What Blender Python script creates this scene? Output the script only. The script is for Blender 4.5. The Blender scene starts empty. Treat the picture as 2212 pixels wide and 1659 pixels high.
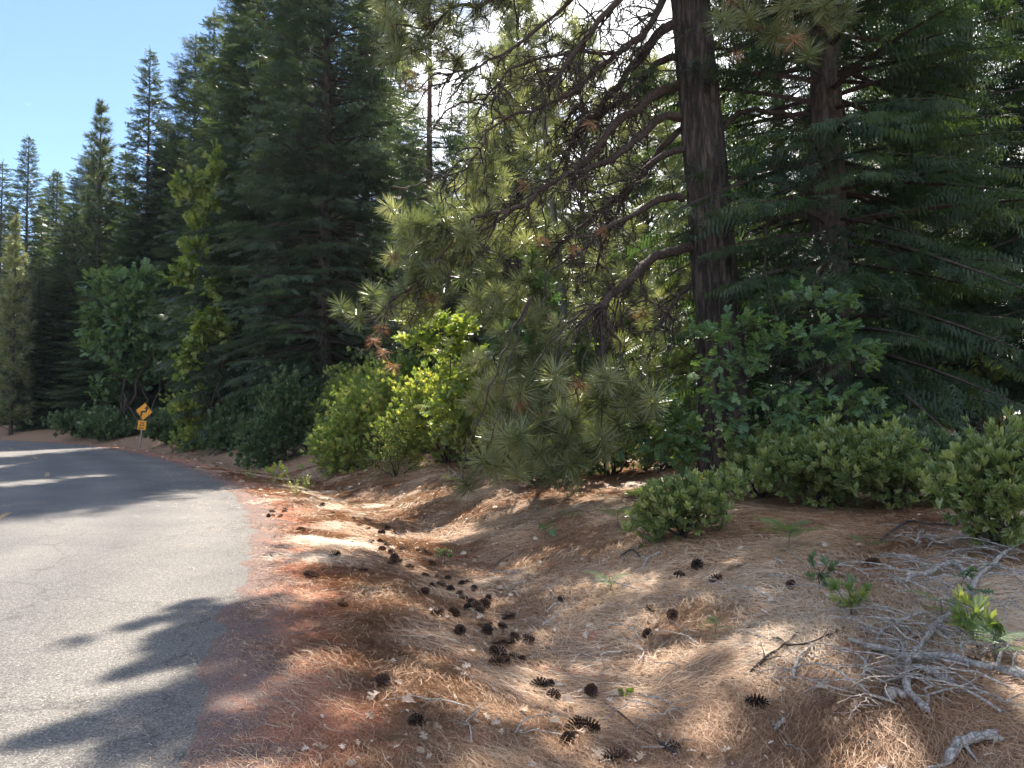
import bpy, math, random
import numpy as np
from mathutils import Vector, Matrix

R = np.random.default_rng(7)
random.seed(7)
SC = bpy.context.scene
COL = SC.collection
F = 770.0
PITCH = math.atan(31 / F)
CAM = np.array([0.0, 0.0, 1.6])
SUN_AZ, SUN_EL = math.radians(4.0), math.radians(52.0)
SUN = np.array([math.sin(SUN_AZ) * math.cos(SUN_EL), math.cos(SUN_AZ) * math.cos(SUN_EL), math.sin(SUN_EL)])
K = 1024 / 2212.0

# ------------------------------------------------------------------ helpers
def nrm(v):
    v = np.asarray(v, float)
    return v / np.maximum(np.linalg.norm(v, axis=-1, keepdims=True), 1e-9)

def _hash(i, j, k, s):
    h = (i * 374761393 + j * 668265263 + k * 2147483647 + s * 974634777) & 0xFFFFFFFF
    h = ((h ^ (h >> 13)) * 1274126177) & 0xFFFFFFFF
    h = h ^ (h >> 16)
    return (h & 0xFFFF) / 65535.0

def noise(x, y, z=0.0, s=0):
    """value noise in -1..1"""
    x = np.asarray(x, float); y = np.asarray(y, float); z = np.asarray(z, float) + 0 * x
    i, j, k = np.floor(x).astype(np.int64), np.floor(y).astype(np.int64), np.floor(z).astype(np.int64)
    u, v, w = x - i, y - j, z - k
    u = u * u * (3 - 2 * u); v = v * v * (3 - 2 * v); w = w * w * (3 - 2 * w)
    r = 0
    for a in (0, 1):
        for b in (0, 1):
            for c in (0, 1):
                r = r + _hash(i + a, j + b, k + c, s) * (u if a else 1 - u) * (v if b else 1 - v) * (w if c else 1 - w)
    return r * 2 - 1

def tag(o, label=None, cat=None, group=None, kind=None):
    if label: o['label'] = label
    if cat: o['category'] = cat
    if group: o['group'] = group
    if kind: o['kind'] = kind
    return o

def thing(name, label, cat, loc=(0, 0, 0), group=None, rz=0.0):
    o = bpy.data.objects.new(name, None)
    o.empty_display_size = 0.2
    COL.objects.link(o)
    o.location = [float(c) for c in loc]; o.rotation_euler = (0, 0, rz)
    return tag(o, label, cat, group)

class Geo:
    """collects triangles with a material slot and a tint per face"""
    def __init__(s):
        s.v = []; s.f = []; s.m = []; s.t = []; s.n = 0
    def add(s, v, f, mat=0, tint=0.5):
        v = np.asarray(v, float).reshape(-1, 3); f = np.asarray(f, np.int64).reshape(-1, 3)
        s.v.append(v); s.f.append(f + s.n); s.n += len(v)
        s.m.append(np.full(len(f), mat, np.int32) if np.isscalar(mat) else np.asarray(mat, np.int32))
        s.t.append(np.full(len(f), tint, np.float32) if np.isscalar(tint) else np.asarray(tint, np.float32))
    def place(s, tpl, P, D, U, S, mat=0, tint=None):
        """copies of a template (x forward, z up) at P"""
        P = np.asarray(P, float).reshape(-1, 3)
        n = len(P)
        if n == 0: return
        tv, tf = tpl[0], tpl[1]
        x = nrm(np.broadcast_to(D, (n, 3))); U = np.broadcast_to(U, (n, 3))
        y = nrm(np.cross(U, x)); z = np.cross(x, y)
        S = np.broadcast_to(S, (n,)).reshape(n, 1, 1)
        V = P[:, None, :] + S * (tv[None, :, 0:1] * x[:, None] + tv[None, :, 1:2] * y[:, None] + tv[None, :, 2:3] * z[:, None])
        Fc = tf[None] + (np.arange(n) * len(tv))[:, None, None]
        if tint is None: tint = R.random(n)
        tint = np.broadcast_to(tint, (n,))
        ft = np.repeat(tint, len(tf))
        if len(tpl) > 2: ft = np.clip(ft + np.tile(tpl[2], n), 0, 1)
        s.add(V.reshape(-1, 3), Fc.reshape(-1, 3), mat, ft)
    def tubes(s, paths, radii, sides=4, mat=0, tint=0.5):
        P = np.asarray(paths, float)
        if P.size == 0: return
        if P.ndim == 2: P = P[None]
        B, N, _ = P.shape
        if B == 0: return
        rad = np.broadcast_to(np.asarray(radii, float), (B, N))
        T = np.gradient(P, axis=1); T = nrm(T)
        ref = np.where(np.abs(T[..., 2:3]) > 0.95, np.array([1.0, 0, 0]), np.array([0, 0, 1.0]))
        ref = np.broadcast_to(ref[:, :1], T.shape) * 0.999 + 0.001
        a = nrm(np.cross(T, ref)); b = np.cross(T, a)
        an = np.arange(sides) * 2 * math.pi / sides
        ring = P[:, :, None] + rad[..., None, None] * (np.cos(an)[None, None, :, None] * a[:, :, None] + np.sin(an)[None, None, :, None] * b[:, :, None])
        V = ring.reshape(-1, 3)
        i = np.arange(N - 1)[:, None] * sides + np.arange(sides)[None]
        j = np.arange(N - 1)[:, None] * sides + (np.arange(sides)[None] + 1) % sides
        t1 = np.stack([i, j, j + sides], -1).reshape(-1, 3); t2 = np.stack([i, j + sides, i + sides], -1).reshape(-1, 3)
        cap = np.array([[(N - 1) * sides, (N - 1) * sides + q, (N - 1) * sides + q + 1] for q in range(1, sides - 1)])
        f = np.concatenate([t1, t2, cap]) if sides > 2 else np.concatenate([t1, t2])
        Fc = f[None] + (np.arange(B) * N * sides)[:, None, None]
        tt = np.repeat(np.broadcast_to(tint, (B,)), len(f))
        s.add(V, Fc.reshape(-1, 3), mat, tt)
    def build(s, name, mats, parent=None, origin=(0, 0, 0), smooth=False):
        me = mesh_np(name, np.concatenate(s.v) - np.asarray(origin, float), np.concatenate(s.f),
                     np.concatenate(s.m), np.concatenate(s.t), smooth)
        if not isinstance(mats, (list, tuple)): mats = [mats]
        for m in mats: me.materials.append(m)
        o = bpy.data.objects.new(name, me); COL.objects.link(o)
        if parent is not None: o.parent = parent
        else: o.location = [float(c) for c in origin]
        return o

def mesh_np(name, v, f, m=None, t=None, smooth=False):
    me = bpy.data.meshes.new(name)
    k = f.shape[1]
    me.vertices.add(len(v)); me.vertices.foreach_set('co', v.astype(np.float32).ravel())
    me.loops.add(f.size); me.loops.foreach_set('vertex_index', f.astype(np.int32).ravel())
    me.polygons.add(len(f)); me.polygons.foreach_set('loop_start', (np.arange(len(f)) * k).astype(np.int32))
    if m is not None: me.polygons.foreach_set('material_index', m.astype(np.int32))
    me.polygons.foreach_set('use_smooth', np.full(len(f), smooth, bool))
    if t is not None:
        a = me.attributes.new('tint', 'FLOAT', 'FACE'); a.data.foreach_set('value', t.astype(np.float32))
    me.update(calc_edges=True)
    return me

def px_dir(px, py):
    X = (np.asarray(px, float) - 512) / F; Y = (384 - np.asarray(py, float)) / F
    c, s = math.cos(PITCH), math.sin(PITCH)
    return np.stack([X, c - s * Y, s + c * Y], -1)

def at(dx, dy, D):
    """point seen at display coordinate dx,dy (2212-wide photo) at forward distance D"""
    d = px_dir(np.asarray(dx, float) * K, np.asarray(dy, float) * K)
    return CAM + d * (np.asarray(D, float) / d[..., 1])[..., None]

def project(P):
    """world -> display coordinates"""
    v = np.asarray(P, float) - CAM
    c, s = math.cos(PITCH), math.sin(PITCH)
    fw = v[..., 1] * c + v[..., 2] * s; up = -v[..., 1] * s + v[..., 2] * c
    fw = np.where(fw < 0.1, 0.1, fw)
    return (512 + F * v[..., 0] / fw) / K, (384 - F * up / fw) / K

# ------------------------------------------------------------------ terrain shape
EDGE0 = np.array([(10, -40), (4.5, -20), (1.7, -8), (-.5, 0), (-1.55, 3.5), (-1.9, 4.8), (-2.4, 6.6), (-3.0, 8.8),
                  (-3.6, 10.7), (-4.7, 13.5), (-6.2, 16.9), (-8.5, 21), (-11.4, 25.7), (-16.5, 33), (-24, 42),
                  (-35, 50.5), (-52, 58), (-80, 64), (-130, 67), (-260, 68)], float)
def catmull(p, n):
    out = []
    for i in range(len(p) - 1):
        a = p[max(i - 1, 0)]; b = p[i]; c = p[i + 1]; d = p[min(i + 2, len(p) - 1)]
        t = np.linspace(0, 1, n, endpoint=False)[:, None]
        out.append(.5 * ((2 * b) + (c - a) * t + (2 * a - 5 * b + 4 * c - d) * t ** 2 + (-a + 3 * b - 3 * c + d) * t ** 3))
    out.append(p[-1:]); return np.concatenate(out)
EDGE = catmull(EDGE0, 8)
_ea, _eb = EDGE[:-1], EDGE[1:]
def road_exact(x, y):
    """signed distance from the road's right-hand edge (positive off the road)"""
    x = np.asarray(x, float); y = np.asarray(y, float); sh = x.shape
    x = x.ravel(); y = y.ravel(); out = np.empty(len(x))
    e = _eb - _ea; L2 = (e ** 2).sum(1)
    for s in range(0, len(x), 20000):
        q = np.stack([x[s:s + 20000], y[s:s + 20000]], -1)
        r = q[:, None] - _ea[None]
        t = np.clip((r * e).sum(-1) / L2, 0, 1)
        dd = r - t[..., None] * e
        d2 = (dd ** 2).sum(-1); k = d2.argmin(1); a = np.arange(len(q))
        sg = np.sign(e[k, 0] * dd[a, k, 1] - e[k, 1] * dd[a, k, 0])
        out[s:s + 20000] = -sg * np.sqrt(d2[a, k])
    return out.reshape(sh)
_gx = np.arange(-40, 40.01, .25); _gy = np.arange(-3, 75.01, .25)
_GD = road_exact(*np.meshgrid(_gx, _gy))
def road_d(x, y):
    x = np.asarray(x, float); y = np.asarray(y, float); x, y = np.broadcast_arrays(x, y)
    u = (x + 40) / .25; v = (y + 3) / .25
    ins = (u >= 0) & (u < len(_gx) - 1.01) & (v >= 0) & (v < len(_gy) - 1.01)
    uc = np.clip(u, 0, len(_gx) - 1.02); vc = np.clip(v, 0, len(_gy) - 1.02)
    i = uc.astype(int); j = vc.astype(int); fu = uc - i; fv = vc - j
    d = (_GD[j, i] * (1 - fu) + _GD[j, i + 1] * fu) * (1 - fv) + (_GD[j + 1, i] * (1 - fu) + _GD[j + 1, i + 1] * fu) * fv
    if not ins.all():
        d = np.array(d); o = ~ins
        d[o] = road_exact(x[o], y[o])
    return d
_pd = [-400, -60, -16, -9.5, -7.9, -7.2, -6.9, -0.35, -.06, .12, .8, 1.4, 2.25, 2.8, 3.5, 4.3, 5.5, 8, 14, 40, 400]
_pz = [6, 3, .9, .25, .06, .012, -.05, -.05, -.006, .014, -.03, -.10, -.27, -.24, -.02, .24, .45, .72, .95, 1.3, 1.5]
def ground_z(x, y, d=None, fine=True):
    x = np.asarray(x, float); y = np.asarray(y, float)
    if d is None: d = road_d(x, y)
    z = np.interp(d, _pd, _pz)
    off = np.clip((d - .2) / 2.5, 0, 1); offl = np.clip((-d - 7.6) / 3, 0, 1)
    z = z + .07 * off * noise(x * .35, y * .35, 0, 1) + .025 * off * noise(x * 1.1, y * 1.1, 0, 2) + .2 * offl * noise(x * .3, y * .3, 0, 3)
    if fine:
        g = np.clip((d + .35) / .3, 0, 1) + offl
        z = z + g * (.014 * noise(x * 3.1, y * 3.1, 0, 4) + .012 * noise(x * 8, y * 8, 0, 5) * np.clip(d / .8, .25, 1))
    return z
def hit(dx, dy):
    """where the ray through a display coordinate meets the terrain"""
    d = px_dir(dx * K, dy * K)
    t = np.geomspace(1.5, 70, 150)
    for _ in range(2):
        p = CAM + t[:, None] * d
        below = p[:, 2] < ground_z(p[:, 0], p[:, 1], fine=False)
        k = int(np.argmax(below)) if below.any() else len(t) - 1
        if _ == 0: t = np.linspace(t[max(k - 1, 0)], t[k] + 1e-4, 24)
    q = p[k].copy(); q[2] = float(ground_z(q[0], q[1])); return q
def on_ground(dx, D):
    """ground point straight below a display column at forward distance D"""
    x = (dx * K - 512) / F * D
    return np.array([x, D, float(ground_z(x, D))])

# lit patches on the ground: foliage standing in their sun is thinned (display x, y, radius in metres, share kept)
LIT = []
def lit(dx, dy, r, keep=.05, z=None):
    LIT.append((hit(dx, dy), r, keep))
def lit3(p, r, keep):
    LIT.append((np.array(p, float), r, keep))
def sun_keep(P):
    """mask of the sprays that may stay"""
    P = np.asarray(P, float); keep = np.ones(len(P))
    for c, r, k in LIT:
        v = P - c; t = v @ SUN
        dist = np.linalg.norm(v - t[:, None] * SUN, axis=1)
        w = (dist < r) & (t > 1.0)
        keep = np.where(w, np.minimum(keep, k), keep)
    return R.random(len(P)) < keep

# ------------------------------------------------------------------ materials
def new_mat(name):
    m = bpy.data.materials.new(name); m.use_nodes = True
    nt = m.node_tree; nt.nodes.clear()
    out = nt.nodes.new('ShaderNodeOutputMaterial')
    return m, nt, out
def N(nt, kind, **kw):
    n = nt.nodes.new(kind)
    for k, v in kw.items():
        if k.startswith('i_'): n.inputs[k[2:].replace('_', ' ')].default_value = v
        else: setattr(n, k, v)
    return n
def ramp(nt, stops, fac):
    r = N(nt, 'ShaderNodeValToRGB'); el = r.color_ramp.elements
    while len(el) < len(stops): el.new(.5)
    for e, (p, c) in zip(el, stops): e.position = p; e.color = (*c, 1)
    nt.links.new(fac, r.inputs[0]); return r.outputs[0]
def foliage(name, stops, transl=.35, tcol=1.5, rough=.45, spec=.4, tshift=(1.25, 1.15, .35)):
    m, nt, out = new_mat(name); L = nt.links.new
    at_ = N(nt, 'ShaderNodeAttribute', attribute_name='tint')
    geo = N(nt, 'ShaderNodeNewGeometry')
    ns = N(nt, 'ShaderNodeTexNoise', i_Scale=1.3, i_Detail=3.0)
    L(geo.outputs['Position'], ns.inputs['Vector'])
    mx = N(nt, 'ShaderNodeMath', operation='MULTIPLY_ADD'); mx.inputs[1].default_value = .5; 
    L(ns.outputs['Fac'], mx.inputs[0])
    h = N(nt, 'ShaderNodeMath', operation='MULTIPLY'); h.inputs[1].default_value = .6; L(at_.outputs['Fac'], h.inputs[0])
    L(h.outputs[0], mx.inputs[2])
    col = ramp(nt, stops, mx.outputs[0])
    p = N(nt, 'ShaderNodeBsdfPrincipled', i_Roughness=rough)
    p.inputs['Specular IOR Level'].default_value = spec
    L(col, p.inputs['Base Color'])
    tc = N(nt, 'ShaderNodeMix', data_type='RGBA', blend_type='MULTIPLY'); tc.inputs['Factor'].default_value = 1
    L(col, tc.inputs['A']); tc.inputs['B'].default_value = tuple(c * tcol for c in tshift) + (1,)
    tr = N(nt, 'ShaderNodeBsdfTranslucent'); L(tc.outputs['Result'], tr.inputs['Color'])
    ms = N(nt, 'ShaderNodeMixShader'); ms.inputs[0].default_value = transl
    L(p.outputs[0], ms.inputs[1]); L(tr.outputs[0], ms.inputs[2]); L(ms.outputs[0], out.inputs[0])
    return m
def bark(name, c1, c2, c3, scale=6.0, stretch=.18, bump=.6, dist=.02, mixf=.12):
    m, nt, out = new_mat(name); L = nt.links.new
    tc = N(nt, 'ShaderNodeTexCoord'); mp = N(nt, 'ShaderNodeMapping'); mp.inputs['Scale'].default_value = (1, 1, stretch)
    L(tc.outputs['Object'], mp.inputs[0])
    v = N(nt, 'ShaderNodeTexVoronoi', feature='DISTANCE_TO_EDGE', i_Scale=scale)
    n1 = N(nt, 'ShaderNodeTexNoise', i_Scale=scale * .9, i_Detail=6.0, i_Roughness=.65)
    n2 = N(nt, 'ShaderNodeTexNoise', i_Scale=scale * 6, i_Detail=4.0)
    L(mp.outputs[0], n1.inputs['Vector']); L(tc.outputs['Object'], n2.inputs['Vector'])
    ad = N(nt, 'ShaderNodeMix', data_type='RGBA'); ad.inputs['Factor'].default_value = mixf
    L(mp.outputs[0], ad.inputs['A']); L(n1.outputs['Color'], ad.inputs['B']); L(ad.outputs['Result'], v.inputs['Vector'])
    h = N(nt, 'ShaderNodeMath', operation='MULTIPLY_ADD'); h.inputs[1].default_value = 1.6
    L(v.outputs['Distance'], h.inputs[0]); L(n1.outputs['Fac'], h.inputs[2])
    col = ramp(nt, [(.35, c1), (.6, c2), (.95, c3)], h.outputs[0])
    mx = N(nt, 'ShaderNodeMix', data_type='RGBA', blend_type='OVERLAY'); mx.inputs['Factor'].default_value = .5
    L(col, mx.inputs['A']); L(n2.outputs['Color'], mx.inputs['B'])
    p = N(nt, 'ShaderNodeBsdfPrincipled', i_Roughness=.9); L(mx.outputs['Result'], p.inputs['Base Color'])
    b = N(nt, 'ShaderNodeBump', i_Strength=bump, i_Distance=dist); L(h.outputs[0], b.inputs['Height']); L(b.outputs[0], p.inputs['Normal'])
    L(p.outputs[0], out.inputs[0]); return m
def flat(name, c, rough=.6, metal=0.0, nscale=0, c2=None):
    m, nt, out = new_mat(name)
    p = N(nt, 'ShaderNodeBsdfPrincipled', i_Roughness=rough, i_Metallic=metal); p.inputs['Base Color'].default_value = (*c, 1)
    if c2:
        tc = N(nt, 'ShaderNodeTexCoord'); n = N(nt, 'ShaderNodeTexNoise', i_Scale=nscale, i_Detail=6.0)
        nt.links.new(tc.outputs['Object'], n.inputs['Vector'])
        nt.links.new(ramp(nt, [(.38, c), (.62, c2)], n.outputs['Fac']), p.inputs['Base Color'])
    nt.links.new(p.outputs[0], out.inputs[0]); return m
def tinted(name, stops, rough=.7, spec=.3, transl=0.0):
    m, nt, out = new_mat(name); L = nt.links.new
    a = N(nt, 'ShaderNodeAttribute', attribute_name='tint')
    col = ramp(nt, stops, a.outputs['Fac'])
    p = N(nt, 'ShaderNodeBsdfPrincipled', i_Roughness=rough); p.inputs['Specular IOR Level'].default_value = spec
    L(col, p.inputs['Base Color'])
    if transl:
        tr = N(nt, 'ShaderNodeBsdfTranslucent'); L(col, tr.inputs['Color'])
        ms = N(nt, 'ShaderNodeMixShader'); ms.inputs[0].default_value = transl
        L(p.outputs[0], ms.inputs[1]); L(tr.outputs[0], ms.inputs[2]); L(ms.outputs[0], out.inputs[0])
    else: L(p.outputs[0], out.inputs[0])
    return m

M = {}
M['fir'] = foliage('fir_needles', [(.2, (.024, .046, .036)), (.55, (.046, .08, .055)), (.85, (.115, .15, .07))], .32, rough=.45)
M['fir_dark'] = foliage('dark_fir_needles', [(.2, (.026, .056, .042)), (.6, (.05, .09, .06)), (.9, (.10, .14, .065))], .4, rough=.5)
M['cedar'] = foliage('cedar_sprays', [(.2, (.05, .085, .022)), (.55, (.09, .135, .035)), (.85, (.15, .19, .05))], .45)
M['pine'] = foliage('pine_needles', [(.2, (.085, .11, .05)), (.55, (.15, .18, .085)), (.85, (.29, .31, .18))], .4, rough=.27, spec=1.0, tshift=(1.12, 1.1, .55))
M['pine_dead'] = foliage('dead_pine_needles', [(.2, (.19, .10, .055)), (.6, (.30, .16, .085)), (.9, (.42, .25, .15))], .3, rough=.5, tshift=(1, .8, .6))
M['oak'] = foliage('oak_leaves', [(.2, (.06, .125, .07)), (.55, (.105, .19, .10)), (.9, (.17, .25, .11))], .38, rough=.4, tcol=1.6)
M['maple'] = foliage('maple_leaves', [(.2, (.10, .17, .05)), (.55, (.19, .26, .08)), (.9, (.34, .38, .14))], .45, rough=.4, tcol=1.5, tshift=(1.15, 1.1, .35))
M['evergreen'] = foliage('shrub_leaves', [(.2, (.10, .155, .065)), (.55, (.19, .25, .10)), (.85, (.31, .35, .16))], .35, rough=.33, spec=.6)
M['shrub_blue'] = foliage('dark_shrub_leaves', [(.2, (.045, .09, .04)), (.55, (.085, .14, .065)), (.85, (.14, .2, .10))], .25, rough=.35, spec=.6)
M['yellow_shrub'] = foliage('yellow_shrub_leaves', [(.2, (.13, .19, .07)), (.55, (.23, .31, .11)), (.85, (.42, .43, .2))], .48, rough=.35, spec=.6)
M['fern'] = foliage('fern_fronds', [(.2, (.06, .13, .05)), (.6, (.12, .21, .08)), (.9, (.2, .28, .1))], .35)
M['red_leaf'] = foliage('reddish_leaves', [(.2, (.3, .06, .03)), (.6, (.4, .12, .05)), (.9, (.3, .2, .05))], .5, tshift=(1.2, .8, .5))
M['bark_pine'] = bark('pine_bark', (.008, .0065, .0055), (.036, .028, .024), (.11, .086, .073), scale=10, stretch=.15, bump=1.0, dist=.05, mixf=.22)
M['bark_fir'] = bark('fir_bark', (.012, .009, .008), (.045, .033, .027), (.09, .07, .058), scale=11, stretch=.22)
M['bark_red'] = bark('cedar_bark', (.018, .010, .008), (.075, .04, .03), (.13, .08, .06), scale=14, stretch=.08)
M['limb'] = bark('limb_bark', (.010, .007, .006), (.04, .028, .022), (.085, .06, .048), scale=26, stretch=.8, bump=.6, dist=.01)
M['twig'] = flat('twig_bark', (.022, .016, .013), .9, 0, 14, (.065, .048, .04))
M['greenstem'] = flat('sapling_bark', (.07, .075, .055), .8, 0, 8, (.12, .12, .09))
M['deadwood'] = bark('bleached_wood', (.09, .075, .065), (.35, .31, .275), (.60, .56, .51), scale=16, stretch=1.0, bump=.9, dist=.012, mixf=.3)
M['needle'] = tinted('fallen_needles', [(0, (.11, .055, .033)), (.3, (.33, .17, .09)), (.62, (.53, .335, .19)), (.85, (.60, .45, .30)), (1, (.66, .58, .48))], .55, .4)
M['litter'] = tinted('fallen_leaves', [(0, (.2, .11, .06)), (.4, (.42, .29, .19)), (1, (.72, .62, .52))], .7, .3, .15)
M['cone'] = tinted('cone_scales', [(0, (.015, .009, .007)), (.5, (.075, .042, .028)), (.8, (.17, .105, .07)), (1, (.36, .28, .21))], .6)
_nt = M['cone'].node_tree; _p = [n for n in _nt.nodes if n.type == 'BSDF_PRINCIPLED'][0]; _c = _p.inputs['Base Color'].links[0].from_socket
_oi = _nt.nodes.new('ShaderNodeObjectInfo'); _r = ramp(_nt, [(0, (.45, .42, .4)), (.5, (.75, .7, .65)), (.78, (1.0, .85, .75)), (.9, (1.3, 1.3, 1.35)), (1, (1.9, 1.9, 2.0))], _oi.outputs['Random'])
_m = N(_nt, 'ShaderNodeMix', data_type='RGBA', blend_type='MULTIPLY'); _m.inputs['Factor'].default_value = 1
_nt.links.new(_c, _m.inputs['A']); _nt.links.new(_r, _m.inputs['B']); _nt.links.new(_m.outputs['Result'], _p.inputs['Base Color'])
# ------------------------------------------------------------------ templates (x forward, z up, unit length)
def tpl(v, f, t=None):
    v = np.array(v, float); f = np.array(f, np.int64)
    return (v, f) if t is None else (v, f, np.array(t, float))
def join(parts):
    V = []; Fc = []; n = 0
    for v, f in parts:
        V.append(v); Fc.append(np.asarray(f) + n); n += len(v)
    return np.concatenate(V), np.concatenate(Fc)
def fir_spray(seed, n=9, w=.05, droop=.12, bw=.42, fine=False):
    """a flat needled frond: axis with side twigs, each a narrow jagged blade"""
    r = np.random.default_rng(seed); parts = []
    def blade(p, ang, L, wd, zt):
        d = np.array([math.cos(ang), math.sin(ang), zt]); d /= np.linalg.norm(d); s = np.array([-d[1], d[0], 0])
        if not fine:
            v = [p - s * wd * .5, p + s * wd * .5, p + d * L * .55 + s * wd, p + d * L, p + d * L * .55 - s * wd]
            return np.array(v), [[0, 1, 2], [0, 2, 4], [4, 2, 3]]
        v = []; f = []
        k = max(4, int(L / .032))
        for i in range(k):
            q = p + d * L * (i + .2) / k
            for sg in (1, -1):
                a = ang + sg * r.uniform(.7, 1.05); ln = wd * 2.1 * (1.1 - .6 * i / k)
                e = np.array([math.cos(a), math.sin(a), zt + r.uniform(-.2, .35)]) * ln
                b = d * .011
                v += [q - b, q + b, q + e]; m = len(v); f.append([m - 3, m - 2, m - 1])
        v += [p - s * .005, p + s * .005, p + d * L]; m = len(v); f.append([m - 3, m - 2, m - 1])
        return np.array(v), f
    for i in range(n):
        t = (i + .5) / n
        p = np.array([t, 0, -droop * t * t])
        L = bw * (1 - .72 * t) * r.uniform(.75, 1.15)
        for sg in (1, -1):
            parts.append(blade(p, sg * r.uniform(.75, 1.0), L, w * r.uniform(.8, 1.2), -.1 * r.random() - droop))
    parts.append(blade(np.array([.78, 0, -droop * .6]), 0, .25, w, -droop))
    ax = np.array([[0, -.006, 0], [0, .006, 0], [.9, 0, -droop * .8]])
    parts.append((ax, [[0, 1, 2]]))
    return join(parts)
def fork_spray(seed, n=7, w=.024):
    """irregular forked spray: every side twig splits into a few needled tips"""
    r = np.random.default_rng(seed); V = []; Fc = []
    def tri(a, b, wd):
        d = b - a; s = nrm(np.array([-d[1], d[0], r.normal() * .3 * np.linalg.norm(d)])) * wd; m = len(V)
        V.extend([a - s * .5 + d * .0, a + s * .5, b]); Fc.append([m, m + 1, m + 2])
    for i in range(n):
        t = (i + r.uniform(.1, .9)) / n; p = np.array([t * .92, 0, -.14 * t * t + r.normal() * .01])
        for sg in (1, -1):
            if r.random() < .12: continue
            L = (.5 * (1 - .65 * t)) * r.uniform(.45, 1.2); a = sg * r.uniform(.45, 1.15); dz = -.22 + r.normal() * .18
            d = np.array([math.cos(a), math.sin(a), dz]); tri(p, p + d * L, w * 1.5)
            for k in range(3):
                u = r.uniform(.15, .85); a2 = a + r.choice([-1, 1]) * r.uniform(.4, .9); L2 = L * (1 - u * .6) * r.uniform(.35, .7)
                tri(p + d * L * u, p + d * L * u + np.array([math.cos(a2), math.sin(a2), dz + r.normal() * .3]) * L2, w * 1.3)
    tri(np.array([0, 0, 0]), np.array([1.0, r.normal() * .05, -.15]), w)
    return np.array(V), np.array(Fc)
def hang_spray(seed, n=7):
    """drooping frond: side twigs hang like curtains"""
    r = np.random.default_rng(seed); parts = []
    for i in range(n):
        t = (i + .4) / n
        for sg in (1, -1):
            p = np.array([t, sg * .02, -.1 * t])
            L = .5 * (1 - .5 * t) * r.uniform(.6, 1.2)
            d = nrm(np.array([.35, sg * .35, -1.0 * r.uniform(.7, 1.3)])); s = nrm(np.cross(d, [0, 1.0 * sg, .2 * r.normal()]))
            w = .035
            v = np.array([p - s * w * .5, p + s * w * .5, p + d * L * .5 + s * w, p + d * L, p + d * L * .5 - s * w])
            parts.append((v, [[0, 1, 2], [0, 2, 4], [4, 2, 3]]))
    return join(parts)
def pine_tuft(seed, n=150, w=.014, spread=1.9, back=.55):
    """bottle-brush burst of long needles round the end of a shoot"""
    r = np.random.default_rng(seed); V = []; Fc = []
    for i in range(n):
        u = r.random() ** .8
        base = np.array([-back * u * .9, 0, 0])
        th = (.25 + spread * (u * .75 + .25 * r.random())) * .5 * math.pi / 1.4
        th = min(th, 1.75); ph = r.uniform(0, 2 * math.pi)
        d = np.array([math.cos(th), math.sin(th) * math.cos(ph), math.sin(th) * math.sin(ph)])
        L = r.uniform(.72, 1.02) * (1 if th < 1.2 else .85)
        s = nrm(np.cross(d, r.normal(size=3))) * w
        g = np.array([0, 0, -.06 * L * r.random()])
        m = len(V)
        mid = base + d * L * .55
        V += [base - s * .6, base + s * .6, mid + s + g * .2, mid - s + g * .2, base + d * L + g]
        Fc += [[m, m + 1, m + 2], [m, m + 2, m + 3], [m + 3, m + 2, m + 4]]
    return np.array(V), np.array(Fc)
def pine_tuft_far(seed, n=30, w=.034):
    r = np.random.default_rng(seed); V = []; Fc = []
    for i in range(n):
        th = r.uniform(.2, 1.6); ph = r.uniform(0, 2 * math.pi); base = np.array([-.5 * r.random(), 0, 0])
        d = np.array([math.cos(th), math.sin(th) * math.cos(ph), math.sin(th) * math.sin(ph)])
        s = nrm(np.cross(d, r.normal(size=3))) * w; m = len(V)
        V += [base - s, base + s, base + d * r.uniform(.7, 1)]; Fc.append([m, m + 1, m + 2])
    return np.array(V), np.array(Fc)
def lobed_leaf(kind='oak', fold=.18, curl=.15):
    if kind == 'oak':
        h = [(0, .03), (.12, .05), (.2, .2), (.3, .24), (.32, .1), (.42, .12), (.5, .36), (.62, .4), (.62, .16), (.7, .15), (.8, .27), (.9, .2), (.9, .08), (1, 0)]
    elif kind == 'maple':
        h = [(0, .02), (.1, .3), (.28, .36), (.28, .2), (.45, .5), (.66, .5), (.58, .2), (.8, .18), (1, 0)]
    else:
        h = [(0, .02), (.25, .12), (.5, .17), (.75, .15), (.93, .06), (1, 0)]
    mid = [(x, 0) for x, _ in h]
    V = []; Fc = []
    for x, w in h:
        V.append((x, 0, -curl * x * x))
    n = len(h)
    for sg in (1, -1):
        o = len(V)
        for x, w in h: V.append((x, sg * w, fold * w - curl * x * x + .02 * math.sin(9 * x)))
        for i in range(n - 1):
            a, b, c, d = i, i + 1, o + i + 1, o + i
            # midrib must stay monotonic
            Fc += [[a, b, c], [a, c, d]] if sg > 0 else [[a, c, b], [a, d, c]]
    V = np.array(V, float); mx = np.maximum.accumulate(V[:n, 0]); V[:n, 0] = mx
    return V, np.array(Fc)
def simple_leaf(w=.2, fold=.25, curl=.15):
    V = [(0, 0, 0), (.45, 0, -curl * .2), (1, 0, -curl), (.25, w * .8, fold * w), (.7, w, fold * w - curl * .5), (.25, -w * .8, fold * w), (.7, -w, fold * w - curl * .5)]
    return np.array(V, float), np.array([[0, 1, 3], [3, 1, 4], [1, 2, 4], [0, 5, 1], [5, 6, 1], [1, 6, 2]])
def rot_pts(v, ax, a):
    return v @ np.array(Matrix.Rotation(a, 3, ax)).T
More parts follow.
